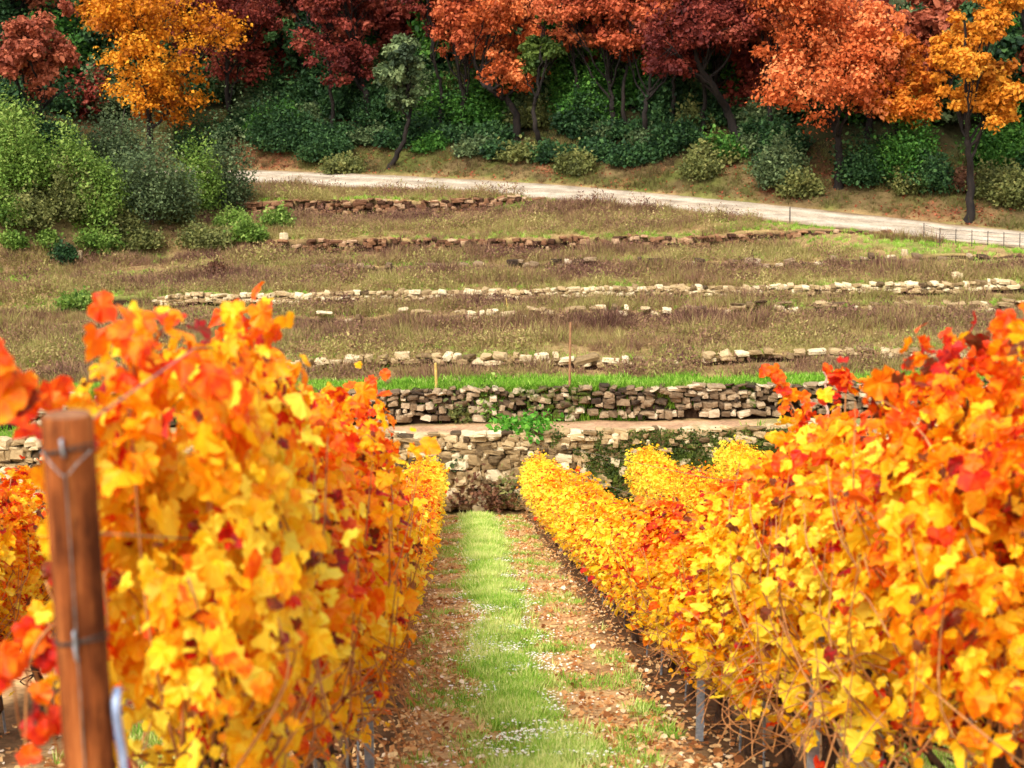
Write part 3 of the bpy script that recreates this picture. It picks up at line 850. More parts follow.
    size = lsize * np.clip(np.exp(r.normal(-.05, .38, n_)), .4, 1.9)
    hrel = np.clip((P[:, 2] - .6) / (H - .6), 0, 1)
    clump = fbm(P[:, 1] * 2.2 + seed, P[:, 2] * 2.2 + P[:, 0] * 1.5, seed)
    c = np.clip(.225 + .5 * (clump - .5) + .14 * (hrel - .45) + .15 * sstep(.75, 1.0, hrel) + r.normal(0, .18, n_), 0.0, 1)
    red = r.random(n_) < .035; c[red] = r.uniform(.7, .9, red.sum()); brn = r.random(n_) < .06; c[brn] = r.uniform(.93, 1.0, brn.sum()); size[brn] *= .75
    acc = leaf_cloud(LEAF_HI if hi else LEAF_LO, P, nrm, tip, size, c)
    return (tacc.mesh('vine_trunk', M_TRUNK, True), cacc.mesh('vine_canes', M_CANE, True), acc.mesh('vine_foliage', M_VINE, False))
VHI = [vine_meshes(400 + k, True, 2.0, 3400, .057) for k in range(7)]
VLO = [vine_meshes(440 + k, False, 2.0, 1750, .058) for k in range(6)]

ORD = ['first', 'second', 'third', 'fourth', 'fifth', 'sixth', 'seventh', 'eighth', 'ninth', 'tenth', 'eleventh', 'twelfth', 'thirteenth', 'fourteenth', 'fifteenth',
       'sixteenth', 'seventeenth', 'eighteenth', 'nineteenth', 'twentieth', 'twenty-first', 'twenty-second', 'twenty-third', 'twenty-fourth', 'twenty-fifth',
       'twenty-sixth', 'twenty-seventh', 'twenty-eighth', 'twenty-ninth', 'thirtieth', 'thirty-first', 'thirty-second', 'thirty-third']
def copy_thing(o):
    c = o.copy(); col.objects.link(c)
    for ch in list(o.children):
        d = ch.copy(); col.objects.link(d); d.parent = c
    return c
protos = {}
def place_vine(hi, var, x, y, rz, sx, sz, redness, label, group):
    key = (hi, var)
    if key not in protos:
        e = empty('grape_vine', (0, 0, 0), label, 'grape vine', group)
        t, c, f = (VHI if hi else VLO)[var]
        link('trunk', t, e); link('canes', c, e); link('foliage', f, e)
        protos[key] = e; o = e
    else:
        o = copy_thing(protos[key])
    o.location = (x, y, gz(x, y)); o.rotation_euler = (0, 0, rz); o.scale = (sx, 1, sz)
    tag(o, label, 'grape vine', group)
    for ch in o.children:
        if ch.name.startswith('foliage'): ch['redness'] = float(redness)
    return o

ROWRZ = math.atan2(.0382, 1)
def row_x(n, Y): return .565 + 1.245 * (2 * n - 1) - .0382 * Y - (.42 if n == 3 else 0)      # n=0 post row, n=1 the row across the path
def hue_words(rd): return 'red and orange' if rd > .12 else ('orange and yellow' if rd > -.03 else ('golden yellow' if rd > -.14 else 'bright yellow'))
ROWS = {0: (4.1, 33.2, '', 'in the brown-post row', 'vines in the row of the brown post'),
        1: (4.75, 33.2, '', 'in the row across the grass path', 'vines across the grass path from the brown post'),
        -1: (8.6, 33.2, '', 'in the row beyond the brown post', 'vines in the row beyond the brown post row'),
        2: (6.5, 33.6, '', 'in the second row across the grass path', 'vines two rows across from the brown post'),
        3: (10.5, 33.8, '', 'in the third row across the grass path', 'vines three rows across from the brown post')}
VH = {0: ([3.3, 4.2, 5.0, 6, 8, 10.5, 13, 18, 27, 34], [2.08, 2.06, 1.95, 1.94, 1.95, 1.68, 1.48, 1.34, 1.28, 1.42]),
      1: ([4.8, 5.3, 6.1, 6.9, 7.8, 8.9, 9.8, 11.2, 14, 18, 22, 30, 34], [2.08, 1.98, 1.95, 2.0, 1.62, 1.5, 1.48, 1.48, 1.36, 1.27, 1.25, 1.34, 1.5]),
      -1: ([8, 34], [1.68, 1.5]), 2: ([6, 10, 18, 29, 34], [1.6, 1.45, 1.25, 1.35, 1.75]), 3: ([22, 30, 34], [1.3, 1.5, 1.95])}
VINES = []; VINE_OBS = []
for n, (y0, y1, _, ph, grp) in ROWS.items():
    Y = y0; i = 0
    while Y < y1:
        hi = Y < 11.5
        var = int(rng.integers(0, len(VHI if hi else VLO)))
        X = row_x(n, Y) + rng.normal(0, .02)
        H = np.interp(Y, *VH[n]) * rng.uniform(.94, 1.0)
        rd = float(np.interp(Y, [3, 7, 14, 22, 27, 34], [.02, .02, .0, -.09, -.2, -.42]) + rng.normal(0, .05))
        if n == 0: rd -= .0
        if n in (2, 3): rd = float(np.interp(Y, [20, 27, 34], [.0, -.14, -.36]) + rng.normal(0, .04))
        if n == 0 and i < 2: X -= .02
        flip = rng.random() < .5
        vo = place_vine(hi, var, X, Y, ROWRZ + (pi if flip else 0), rng.uniform(.92, 1.08)  * (.88 if n == 0 and i < 2 else 1), H / 2.0, rd,
                   f'{hue_words(rd)} grape vine, {ORD[i]} {ph}', grp)
        VINES.append((n, i, X, Y)); VINE_OBS.append((n, Y, vo)); Y += rng.uniform(.98, 1.08); i += 1

# tall shoots that stand out of the rows
def shoot(px, py_base, py_tip, Y, label, dx=0, red=.3, nl=9, ls=.11, lean=0):
    b = at(px, py_base, Y); t = at(px + dx, py_tip, Y)
    return b, t

def add_shoot(n, pts, nl, ls, c0, seed):
    pts = smoothpath([at(*p) for p in pts], 16)
    o = min((v for v in VINE_OBS if v[0] == n), key=lambda v: abs(v[1] - pts[0][1]))[2]
    inv = o.matrix_basis.inverted()
    a = Acc(); v, f = tube(pts, np.linspace(.006, .002, 16), 6); a.add(v, f)
    sh = link('shoot', a.mesh('shoot', M_CANE, True), o); sh.matrix_parent_inverse = inv
    r = np.random.default_rng(seed); i = r.integers(4, 16, nl)
    P = pts[i] + r.normal(0, .035, (nl, 3))
    lf = leaf_cloud(LEAF_HI, P, np.array([0, -.7, .4]) + r.normal(0, .5, (nl, 3)), np.array([0, 0, -.8]) + r.normal(0, .6, (nl, 3)), r.uniform(.75, 1.2, nl) * ls, np.clip(r.normal(c0, .1, nl), 0, 1))
    link('shoot_leaves', lf.mesh('shoot_leaves', M_VINE), sh)
SHOOTS = [(0, [(115, 470, 3.7), (60, 415, 3.5), (20, 375, 3.3), (-25, 352, 3.2)], 26, .075, .62, 1),
          (0, [(110, 600, 3.6), (60, 620, 3.4), (30, 660, 3.3), (25, 745, 3.3)], 20, .07, .70, 2),
          (0, [(140, 440, 3.7), (135, 380, 3.7), (128, 308, 3.65)], 26, .075, .5, 3),
          (0, [(235, 440, 4.8), (240, 380, 4.8), (246, 334, 4.75)], 18, .07, .6, 4),
          (0, [(300, 450, 8.0), (345, 405, 7.8), (384, 372, 7.6)], 18, .075, .62, 5),
          (1, [(830, 470, 8.0), (800, 420, 8.2), (772, 368, 8.3)], 26, .075, .62, 6),
          (1, [(980, 430, 5.0), (1000, 370, 4.9), (1016, 316, 4.85)], 26, .075, .5, 7)]
for a_ in SHOOTS: add_shoot(*a_)
# vine stakes at each near vine
stake_me = {}
def stake_mesh(h, r):
    a = Acc(); v, f = tube(np.array([[0, 0, -.1], [0, 0, h * .5], [.004, .003, h]]), r, 8); a.add(v, f)
    v, f = tube(np.array([[0, 0, h - .001], [0, 0, h + .004]]), np.array([r, r * .3]), 8); a.add(v + np.array([.004, .003, 0]), f)
    return a.mesh('vine_stake', M_ZINC, True)
ST = [stake_mesh(1.15, .009), stake_mesh(1.0, .011), stake_mesh(1.25, .008)]
phr = {0: 'brown-post row', 1: 'row across the grass path', -1: 'row beyond the brown post'}
for n, i, X, Y in VINES:
    if n not in phr or Y > (19 if n != -1 else 14): continue
    side = {0: .07, 1: -.07, -1: .07}[n]
    o = link('vine_stake', ST[int(rng.integers(0, 3))], None, (X + side + rng.normal(0, .02), Y + rng.normal(.06, .05), gz(X, Y)))
    o.rotation_euler = (rng.normal(0, .03), rng.normal(0, .03), 0)
    tag(o, f'thin grey stake at the foot of the {ORD[i]} vine, {phr[n]}', 'stake', 'thin grey vine stakes')

# steel row posts
def steel_post(h):
    a = Acc()
    w, d, t = .05, .032, .006
    prof = np.array([[-w / 2, d], [-w / 2, 0], [w / 2, 0], [w / 2, d], [w / 2 - t, d], [w / 2 - t, t], [-w / 2 + t, t], [-w / 2 + t, d]])
    k = len(prof); V = np.vstack([np.c_[prof, np.full(k, -.2)], np.c_[prof, np.full(k, h)]])
    F = np.array([[i, (i + 1) % k, k + (i + 1) % k, k + i] for i in range(k)])
    a.add(V, F); a.add(V[[k, k + 1, k + 6, k + 7]], np.array([[0, 1, 2, 3]])); a.add(V[[k + 1, k + 2, k + 5, k + 6]], np.array([[0, 1, 2, 3]])); a.add(V[[k + 2, k + 3, k + 4, k + 5]], np.array([[0, 1, 2, 3]]))
    me = a.mesh('row_post', M_ZINC); return me
SPM = steel_post(1.75)
for n, ys in ((1, (6.3, 9.3, 14.2, 19.3, 24.4)), (0, (7.4, 12.6, 17.7, 22.8))):
    for i, Y in enumerate(ys):
        X = row_x(n, Y) + (-.2 if n == 1 else .2) * (1 if Y < 10 else .2)
        o = link('trellis_post', SPM, None, (X, Y, gz(X, Y))); o.scale[2] = np.interp(Y, *VH[n]) * .78 / 1.75; o.rotation_euler = (0, 0, pi if False else 0)
        tag(o, f'flat grey steel trellis post, {ORD[i]} along the {phr[n]}', 'trellis post', 'grey steel trellis posts')

# trellis wires
def wire_thing(n, h, y0, y1, label):
    ys = np.arange(y0, y1, 1.0); pts = np.stack([row_x(n, ys), ys, ground_z(row_x(n, ys), ys) * 0 + vine_plane(ys) + h], -1)
    v, f = tube(pts, .0022, 5); a = Acc(); a.add(v, f)
    tag(link('trellis_wire', a.mesh('trellis_wire', M_WIRE, True)), label, 'wire', 'trellis wires')

# ------------------------------------------------------------------ brown end post
PY = 2.62
ptop = at(67, 412, PY)
pg = gz(ptop[0], PY)
E = empty('wooden_post', (ptop[0], PY, pg), 'round brown wooden end post with wire wrapped round its top', 'wooden post')
R = .0455; Hh = ptop[2] - pg
nsg = 28
an = np.linspace(0, 2 * pi, nsg, endpoint=False)
zs = np.concatenate([np.linspace(-.3, Hh - .012, 26), [Hh - .004]])
rs = np.concatenate([np.full(26, R) * (1 + np.linspace(.05, 0, 26)), [R - .005]])
V = []
for k, (z_, r_) in enumerate(zip(zs, rs)):
    rr = r_ * (1 + .018 * np.sin(3 * an + z_ * 2) + .02 * (vnoise(an * 1.5, np.full(nsg, z_ * 3), 5) - .5))
    V.append(np.stack([rr * np.cos(an), rr * np.sin(an), np.full(nsg, z_)], -1))
V = np.concatenate(V); i, j = np.meshgrid(np.arange(len(zs) - 1), np.arange(nsg), indexing='ij')
F = np.stack([i * nsg + j, i * nsg + (j + 1) % nsg, (i + 1) * nsg + (j + 1) % nsg, (i + 1) * nsg + j], -1).reshape(-1, 4)
link('shaft', np_mesh('shaft', V, [F], M_POST, smooth=True), E)
tc = V[-nsg:]; cv_ = np.vstack([tc, tc * [.5, .5, 1] + [0, 0, .002], [[0, 0, Hh - .003]]])
Fq = np.array([[a, (a + 1) % nsg, nsg + (a + 1) % nsg, nsg + a] for a in range(nsg)]); Ft = np.array([[nsg + a, nsg + (a + 1) % nsg, 2 * nsg] for a in range(nsg)])
link('top_face', np_mesh('top_face', cv_, [Fq, Ft], M_POSTEND, smooth=False), E)
def on_post(a, z_, off=.003):                   # angle a: 0 = towards the camera
    return np.array([(R + off) * sin(a), -(R + off) * cos(a), z_])
aw = np.linspace(0, 2 * pi, 33)
for dz in (.058, .42):
    a = Acc()
    for off in (0, .007):
        v, f = tube(np.array([on_post(t, Hh - dz - off + .006 * sin(t * 2 + off * 90), .003) for t in aw]), .0014, 6); a.add(v, f)
    link('wire_wrap', a.mesh('wire_wrap', M_FENCE, True), E)
a = Acc()
vv = smoothpath([on_post(-.9, Hh - .065, .005), on_post(-.3, Hh - .09, .005), on_post(.1, Hh - .105, .006), on_post(.5, Hh - .085, .006), on_post(1.1, Hh - .065, .006)], 18)
v, f = tube(vv, .0016, 6); a.add(v, f)
v, f = tube(np.array([on_post(.1, Hh - .105, .006), on_post(.12, Hh - .3, .005), on_post(.1, -.05, .005)]), .0014, 6); a.add(v, f)
link('wire_tie', a.mesh('wire_tie', M_WIRE, True), E)
for z_ in (Hh - .055, Hh - .415, Hh - .44):
    a = Acc(); v, f = tube(smoothpath([on_post(.05, z_ + .015, -.004), on_post(.05, z_ + .014, .010), on_post(.1, z_ - .012, .010), on_post(.1, z_ - .014, -.004)], 10), .0028, 6); a.add(v, f)
    link('staple', a.mesh('staple', M_ZINC, True), E)
# hose beside the post
hp = smoothpath([at(117, 690, PY + .02), at(116, 706, PY - .01), at(119, 735, PY), at(124, 770, PY + .01), at(125, 840, PY + .02), at(120, 960, PY + .03)], 40)
hp = np.vstack([hp, [hp[-1][0], hp[-1][1] + .1, gz(hp[-1][0], hp[-1][1] + .1) + .01]])
a = Acc(); v, f = tube(hp, .0085, 10); a.add(v, f)
tag(link('irrigation_hose', a.mesh('irrigation_hose', M_HOSE, True)), 'bluish white plastic hose hanging beside the brown end post', 'hose')
wires = []
for n, lab in ((0, 'row of the brown post'), (1, 'row across the grass path')):
    for h, w in ((.72, 'lowest'), (1.35, 'middle'), (1.95, 'top')):
        if n == 0 and w == 'top':
            ys = np.arange(PY, 33, 1.0); xs_ = np.where(ys < 3.7, ptop[0] + .02, row_x(0, ys)); zs_ = np.interp(ys, [PY, 4, 33], [ptop[2] - .03, vine_plane(4) + 1.95, vine_plane(33) + 1.5])
            v, f = tube(np.stack([xs_, ys, zs_], -1), .002, 5); a = Acc(); a.add(v, f)
            tag(link('trellis_wire', a.mesh('trellis_wire', M_WIRE, True)), 'trellis wire tied to the top of the brown end post', 'wire', 'trellis wires')
        else:
            hh = h if w != 'top' else 1.7
            wire_thing(n, hh, 2.7 if n == 0 else 3.5, 33, f'{w} trellis wire strung along the {lab}')

# ------------------------------------------------------------------ terrace stakes and small things
def stake(px0, py0, px1, py1, r, mat, name, label, cat, mids=()):
    b = G(px0, py0); t = at(px1, py1, b[1])
    pts = smoothpath([b - [0, 0, .15]] + [at(x, y, b[1] + dy_) for x, y, dy_ in mids] + [t], 14) - b
    a = Acc(); v, f = tube(pts, np.linspace(r, r * .75, 14), 8); a.add(v, f)
    v, f = tube(np.array([pts[-1], pts[-1] + (pts[-1] - pts[-2]) * .02]), np.array([r * .75, .001]), 8); a.add(v, f)
    return tag(link(name, a.mesh(name, mat, True), None, b), label, cat)
stake(438, 421, 435.5, 363, .045, M_STAKE_Y, 'wooden_stake', 'pale yellow wooden stake in front of the dark stone wall', 'stake')
stake(569, 420, 570.5, 322, .036, M_STAKE_B, 'wooden_stake', 'tall thin brown stake on the ledge near the grass clump', 'stake')
stake(826, 420, 824, 372, .04, M_STAKE_P, 'bare_sapling', 'twisted bare pinkish stem rising against the dark stone wall', 'dry stem',
      [(828, 410, 0), (823, 402, .02), (827, 393, 0), (825, 384, -.02), (827, 378, 0)])
stake(509, 312, 506, 298, .02, M_STAKE_Y, 'wooden_stake', 'tiny pale stake in the scrub below the long whitish wall', 'stake')
stake(261, 240, 260, 225, .025, M_FENCE, 'wooden_stake', 'short dark stake at the foot of the shrubby slope', 'stake')
b = G(679, 414)
E = empty('marker_post', b, 'tiny red and white marker at the foot of the dark stone wall', 'marker')
for dx, m, nm in ((-.045, M_MARKER, 'red_side'), (.045, M_MARKERW, 'white_side')):
    a = Acc(); TV, TF = STT[0]
    v, f = tube(np.array([[dx, 0, -.05], [dx, 0, .02], [dx, 0, .2], [dx, 0, .235]]), np.array([.042, .042, .042, .03]), 10); a.add(v, f)
    link(nm, a.mesh(nm, m, True), E)
# big white boulder at the end of the tall wall and loose ones
def boulder(px, py, s, label, c, seed):
    p = G(px, py + s * .5) ; k = px_per_m(p[1], p[2]); r = s / k * .5
    TV, TF = STT[seed % 10]
    a = Acc(); a.add(TV * np.array([r * 1.05, r * .9, r]), TF, c=c, moss=-.5)
    tag(link('loose_stone', a.mesh('loose_stone', M_STONE), None, (p[0], p[1], p[2] + r * .75)), label, 'stone')
for i, (x, y, s, c, w) in enumerate([(395, 440, 20, 1, 'large white stone at the broken end of the tall pale wall'), (600, 309, 11, .9, 'pale stone lying on the sparse row above the two stakes'),
                       (872, 308, 8, .8, 'small pale stone lying near the end of the sparse stone row'), (890, 258, 9, .9, 'whitish stone in the rubble near the grassy road bend'),
                       (905, 252, 7, .8, 'small stone beside the whitish rubble stone near the road bend'), (284, 236, 8, .9, 'pale stone on the slope edge beside the short dark stake'),
                       (78, 254, 9, .8, 'grey stone on the bare slope below the bright shrubs'), (957, 276, 10, .8, 'flat pale stone at the end of the long whitish wall')]):
    boulder(x, y, s, w, c, 3 + i)

# wire fence by the road
fp = [(790, 222, 208), (924, 240, 223), (940, 244, 228), (956, 243, 229), (972, 244, 230), (988, 245, 231), (1004, 246, 232), (1020, 246, 233), (1036, 247, 234)]
E = empty('wire_fence', G(924, 240), 'thin wire fence with dark posts along the grassy side of the road', 'fence')
eo = np.array(E.location); tops = []
for x, yb, yt in fp[1:]:
    b = G(x, yb + 2); t = at(x, yt, b[1]); a = Acc(); v, f = tube(np.array([b - [0, 0, .2], t]) - eo, .014, 6); a.add(v, f)
    link('fence_post', a.mesh('fence_post', M_FENCE), E); tops.append((b - eo, t - eo))
a = Acc()
for u in (.15, .4, .65, .92):
    v, f = tube(np.array([p[0] * (1 - u) + p[1] * u for p in tops]), .006, 4); a.add(v, f)
link('fence_wires', a.mesh('fence_wires', M_FENCE), E)
stake(790, 224, 790, 207, .03, M_FENCE, 'fence_stake', 'single dark stake at the road edge, apart from the wire fence', 'stake')

# ------------------------------------------------------------------ trees and bushes
def clump_leaves(centres, rad, nper, size, flat=.7, upb=.5):
    n = len(centres) * nper
    d = rng.normal(size=(n, 3)) * .5
    rr = np.repeat(rad, nper)[:, None] * np.array([1, 1, flat])
    P = np.repeat(centres, nper, 0) + d * rr
    nrm = d * .9 + np.array([0, 0, upb]) + rng.normal(0, .6, (n, 3)); tip = rng.normal(size=(n, 3)) + np.array([0, 0, -.4])
    sz = size * np.clip(np.exp(rng.normal(0, .35, n)), .4, 2.0)
    ch = np.repeat(np.clip(rng.normal(.5, .22, len(centres)), 0, 1), nper)
    c = np.clip(ch + .12 * d[:, 2] + rng.normal(0, .13, n), 0, 1)
    return P, nrm, tip, sz, c
def tleaf(seed):
    r = np.random.default_rng(seed)
    V = np.array([[0, -.1, 0], [.38, .2, .06], [.3, .7, -.03], [0, 1, -.08], [-.3, .7, .03], [-.38, .2, .0]]) + r.normal(0, .07, (6, 3))
    return V, np.array([[0, 1, 2, 3], [0, 3, 4, 5]])
TL = [tleaf(500 + k) for k in range(5)]

def tree(label, pal, base, crown, via=(), tr=.14, nl=7000, ls=.12, bark=None, name='oak_tree', cat='tree', group=None, dY=0, sparse=0, extra_limbs=()):
    b = G(*base) if len(base) == 2 else np.array(base); b = b + np.array([0, dY, 0]); 
    if dY: b[2] = gz(b[0], b[1])
    cx, cy, rx, ry = crown
    if len(base) == 2 and cy < 70 and name == 'oak_tree' and base[1] > 120: cy, ry, rx = cy - 16, ry + 20, rx * 1.06
    cc = at(cx, cy, b[1]); k = px_per_m(cc[1], cc[2]); rx, ry = rx / k, ry / k
    rz, rd = ry, rx * .9
    E = empty(name, b, label, cat, group)
    acc = Acc()
    vp = [at(x, y, b[1] + rng.normal(0, .25)) for x, y in via]
    tp = cc + np.array([rng.normal(0, .1) * rx, rng.normal(0, .1) * rx, .25 * rz])
    trunk = smoothpath([b - [0, 0, .3]] + vp + [tp], 26)
    trunk[1:-1] += rng.normal(0, .035, (24, 3))
    rad = np.linspace(tr, tr * .25, 26) * 1.2; rad[0] *= 1.5; rad[1] *= 1.25
    v, f = tube(trunk - b, rad, 9); acc.add(v, f)
    cents = []; crad = []
    nlob = max(9, int(6 + rx * rz * .45)); lobes = []; lrad = []; ccol = []
    for q in range(nlob):
        d = norm(rng.normal(size=3)); d[2] = d[2] * .9 + .05
        lobes.append(cc + d * np.array([rx, rd, rz]) * rng.uniform(.35, .78)); lrad.append(rng.uniform(.26, .5) * np.array([rx, rd, min(rz, rx * 1.1) * .8]))
    lcol = rng.normal(0, .2, nlob)
    for q in range(nlob):
        e = lobes[q]
        s = int(np.clip(8 + 14 * np.clip((e[2] - trunk[8][2]) / max(.5, trunk[-1][2] - trunk[8][2]), 0, 1) - 3, 7, 22)); p0 = trunk[s]
        m = p0 * .5 + e * .5 + np.array([0, 0, -.05 * rz]) + rng.normal(0, .2, 3)
        lp = smoothpath([p0, m, e], 10); lp[1:] += rng.normal(0, .05, (9, 3))
        v, f = tube(lp - b, np.linspace(rad[s] * .6, .022, 10), 6); acc.add(v, f)
        for h in range(6):
            j = int(rng.integers(4, 10)); e2 = e + norm(rng.normal(size=3)) * lrad[q] * rng.uniform(.7, 1.1)
            tw = smoothpath([lp[j], (lp[j] + e2) / 2 + rng.normal(0, .1, 3), e2], 6); v, f = tube(tw - b, np.linspace(.026, .009, 6), 4); acc.add(v, f)
            cents.append(e2); crad.append(rng.uniform(.11, .22) * min(rx, rz)); ccol.append(lcol[q])
        for h in range(8):
            cents.append(e + norm(rng.normal(size=3)) * lrad[q] * rng.random() ** .4); crad.append(rng.uniform(.09, .2) * min(rx, rz)); ccol.append(lcol[q])
    for q in range(10):
        cents.append(cc + norm(rng.normal(size=3)) * np.array([rx, rd, rz]) * rng.uniform(.3, .72)); crad.append(rng.uniform(.07, .15) * min(rx, rz)); ccol.append(0.)
    for lx in extra_limbs:
        lpp = [at(x, y, b[1]) for x, y in lx]; lpp[0] = trunk[np.argmin(((trunk - lpp[0]) ** 2).sum(1))]; lp = smoothpath(lpp, 10); v, f = tube(lp - b, np.linspace(tr * .5, .03, 10), 6); acc.add(v, f)
    cents = np.array(cents); crad = np.array(crad); ccol = np.array(ccol)
    sparse = sparse or .12
    if sparse:
        kp = rng.random(len(cents)) > sparse; cents, crad, ccol = cents[kp], crad[kp], ccol[kp]
    nper = max(20, int(nl * 1.7) // len(cents))
    P, nr, ti, sz, c = clump_leaves(cents, crad, nper, ls); c = np.clip(c + np.repeat(ccol, nper), 0, 1)
    # keep leaves off the ground
    up = P[:, 2] > b[2] + .3
    link('trunk', acc.mesh('trunk', bark or M_BARK, True), E)
    link('crown', leaf_cloud(TL, P[up] - b, nr[up], ti[up], sz[up], c[up]).mesh('crown', PAL[pal]), E)
    return E

GR = 'trees along the edge of the wood'
tree('small sparse rust-red tree with forked dark trunk above the bright green shrubs', 'rust', (42, 150), (48, 60, 44, 60), [(41, 112)], .12, 5200, sparse=.15,
     extra_limbs=[[(42, 112), (55, 96), (72, 86)], [(41, 112), (26, 90), (22, 70)]])
tree('large golden yellow tree above the grey-green shrubs', 'gold', (150, 170), (152, 55, 80, 72), [(150, 120)], .2, 12000)
tree('maroon tree leaning beside the large golden tree', 'maroon', (236, 150), (226, 30, 52, 66), [(228, 100)], .16, 7500, dY=2)
tree('bright green tree between two maroon trees', 'green', (286, 130), (286, 14, 34, 50), [(286, 80)], .15, 6000, dY=6, ls=.18)
tree('dark maroon tree with straight black trunk', 'maroon', (367, 137), (346, 38, 54, 72), [(367, 100), (360, 75)], .17, 9000)
tree('small grey-green olive tree with curved leaning trunk close to the road', 'olive', (386, 169), (400, 78, 30, 46), [(400, 148), (408, 122), (410, 104)], .12, 4200, name='olive_tree', ls=.15)
tree('rusty orange tree with two slim dark trunks', 'redrust', (463, 134), (464, 32, 52, 66), [(463, 105), (466, 88)], .13, 8500)
tree('orange tree with thick trunk bending over and forking like a hook', 'orange', (517, 140), (502, 52, 50, 56), [(516, 116), (506, 100), (490, 90), (480, 74)], .17, 6500,
     extra_limbs=[[(490, 90), (482, 70), (494, 58), (504, 48)], [(482, 80), (474, 62), (466, 40)]])
tree('slim olive-green pine among the red trees', 'pine', (543, 150), (544, 46, 24, 50), [(536, 128), (534, 105), (538, 85)], .12, 4200, name='pine_tree', ls=.14)
tree('bright rust-orange tree just beyond the slim pine', 'redrust', (612, 134), (602, 28, 56, 62), [(612, 110), (610, 85)], .14, 8500)
tree('russet tree with two close trunks beside the bright rust-orange tree', 'redrust', (646, 142), (655, 42, 58, 62), [(645, 115), (648, 90)], .13, 8500)
tree('dark maroon tree with long trunk leaning over towards the russet tree', 'maroon', (744, 145), (692, 30, 62, 58), [(728, 112), (712, 85), (695, 55)], .19, 8500, bark=M_BARK)
tree('upright maroon tree with thin trunk behind the long leaning trunk', 'maroon', (716, 135), (730, 20, 50, 62), [(714, 95), (718, 70)], .12, 7500, dY=1.5)
tree('bright orange spreading tree on the bank above the road', 'orange', (838, 188), (822, 56, 90, 98), [(840, 160), (836, 130), (832, 100)], .17, 14000)
tree('amber tree filling the gap between the orange and golden trees', 'goldorange', (897, 185), (893, 76, 50, 92), [(897, 140)], .13, 10500, dY=1)
tree('tall golden tree with slender black trunk rooted at the road edge', 'golden', (968, 222), (964, 68, 50, 104), [(971, 185), (968, 150), (966, 120)], .15, 13000, sparse=.04)
tree('green tree behind the tall golden tree', 'green', (1034, 150), (1018, 20, 40, 56), [(1030, 100)], .15, 7000, dY=4, ls=.18)
for bx_, by_, cx_, cy_, pl, lb in [(436, 136, 432, 12, 'maroon', 'slender dark trunk with maroon crown between the olive and two-trunk trees'), (576, 134, 572, 4, 'maroon', 'slender dark trunk under maroon leaves just past the slim pine'),
      (628, 138, 632, 2, 'redrust', 'thin dark trunk standing between the rust-orange and russet trees'), (671, 140, 676, 6, 'redrust', 'thin straight trunk between the russet tree and the long leaning trunk'),
      (700, 138, 704, 0, 'maroon', 'slim upright trunk crossing behind the long leaning trunk'), (334, 136, 326, 4, 'maroon', 'slim dark trunk beside the dark maroon tree'), (772, 150, 776, 16, 'redrust', 'slim trunk with russet crown before the orange spreading tree')]:
    tree(lb, pl, (bx_, by_), (cx_, cy_, 26, 42), [((bx_ * .6 + cx_ * .4) + rng.normal(0, 4), 95), ((bx_ * .3 + cx_ * .7), 50)], .1, 4000)
# trunks seen in the shade of the wood have their own trees further up
bg = [(-30, 'green', 'green'), (12, 'rust', 'russet'), (100, 'dark', 'dark green'), (196, 'maroon', 'maroon'), (258, 'rust', 'russet'), (310, 'dark', 'dark green'), (392, 'maroon', 'maroon'),
      (436, 'green', 'green'), (552, 'maroon', 'maroon'), (588, 'green', 'green'), (634, 'maroon', 'maroon'), (676, 'rust', 'russet'), (748, 'rust', 'russet'), (772, 'maroon', 'maroon'), (872, 'maroon', 'maroon'), (930, 'rust', 'russet'), (1000, 'dark', 'dark green'), (1060, 'rust', 'russet')]
near_name = [(42, 'the small rust-red tree'), (152, 'the large golden tree'), (226, 'the leaning maroon tree'), (286, 'the bright green tree'), (346, 'the dark maroon tree'), (400, 'the olive tree'), (464, 'the two-trunk orange tree'),
             (502, 'the hooked tree'), (544, 'the slim pine'), (602, 'the rust-orange tree'), (655, 'the russet tree'), (700, 'the long leaning trunk'), (730, 'the thin upright trunk'), (820, 'the orange spreading tree'), (893, 'the amber tree'), (966, 'the tall golden tree'), (1018, 'the green tree')]
for x, p, w in bg:
    xx = ray(x, 60)[0]; Yb = roadY(xx * 75) + RW + rng.uniform(7.5, 10); Xb = xx * Yb
    zb = gz(Xb, Yb); bx, by = project(Xb, Yb, zb)
    nn = min(near_name, key=lambda t: abs(t[0] - x)); side = 'set back behind'
    tree(f'{w} tree set back up the hill behind {nn[1]}' + ('' if x % 2 else ''), p, (Xb, Yb, zb), (bx + rng.normal(0, 8), by - 92, 52, 76), [(bx, by - 40)], .15, 5200, ls=.2, group='trees further up the wooded hill')

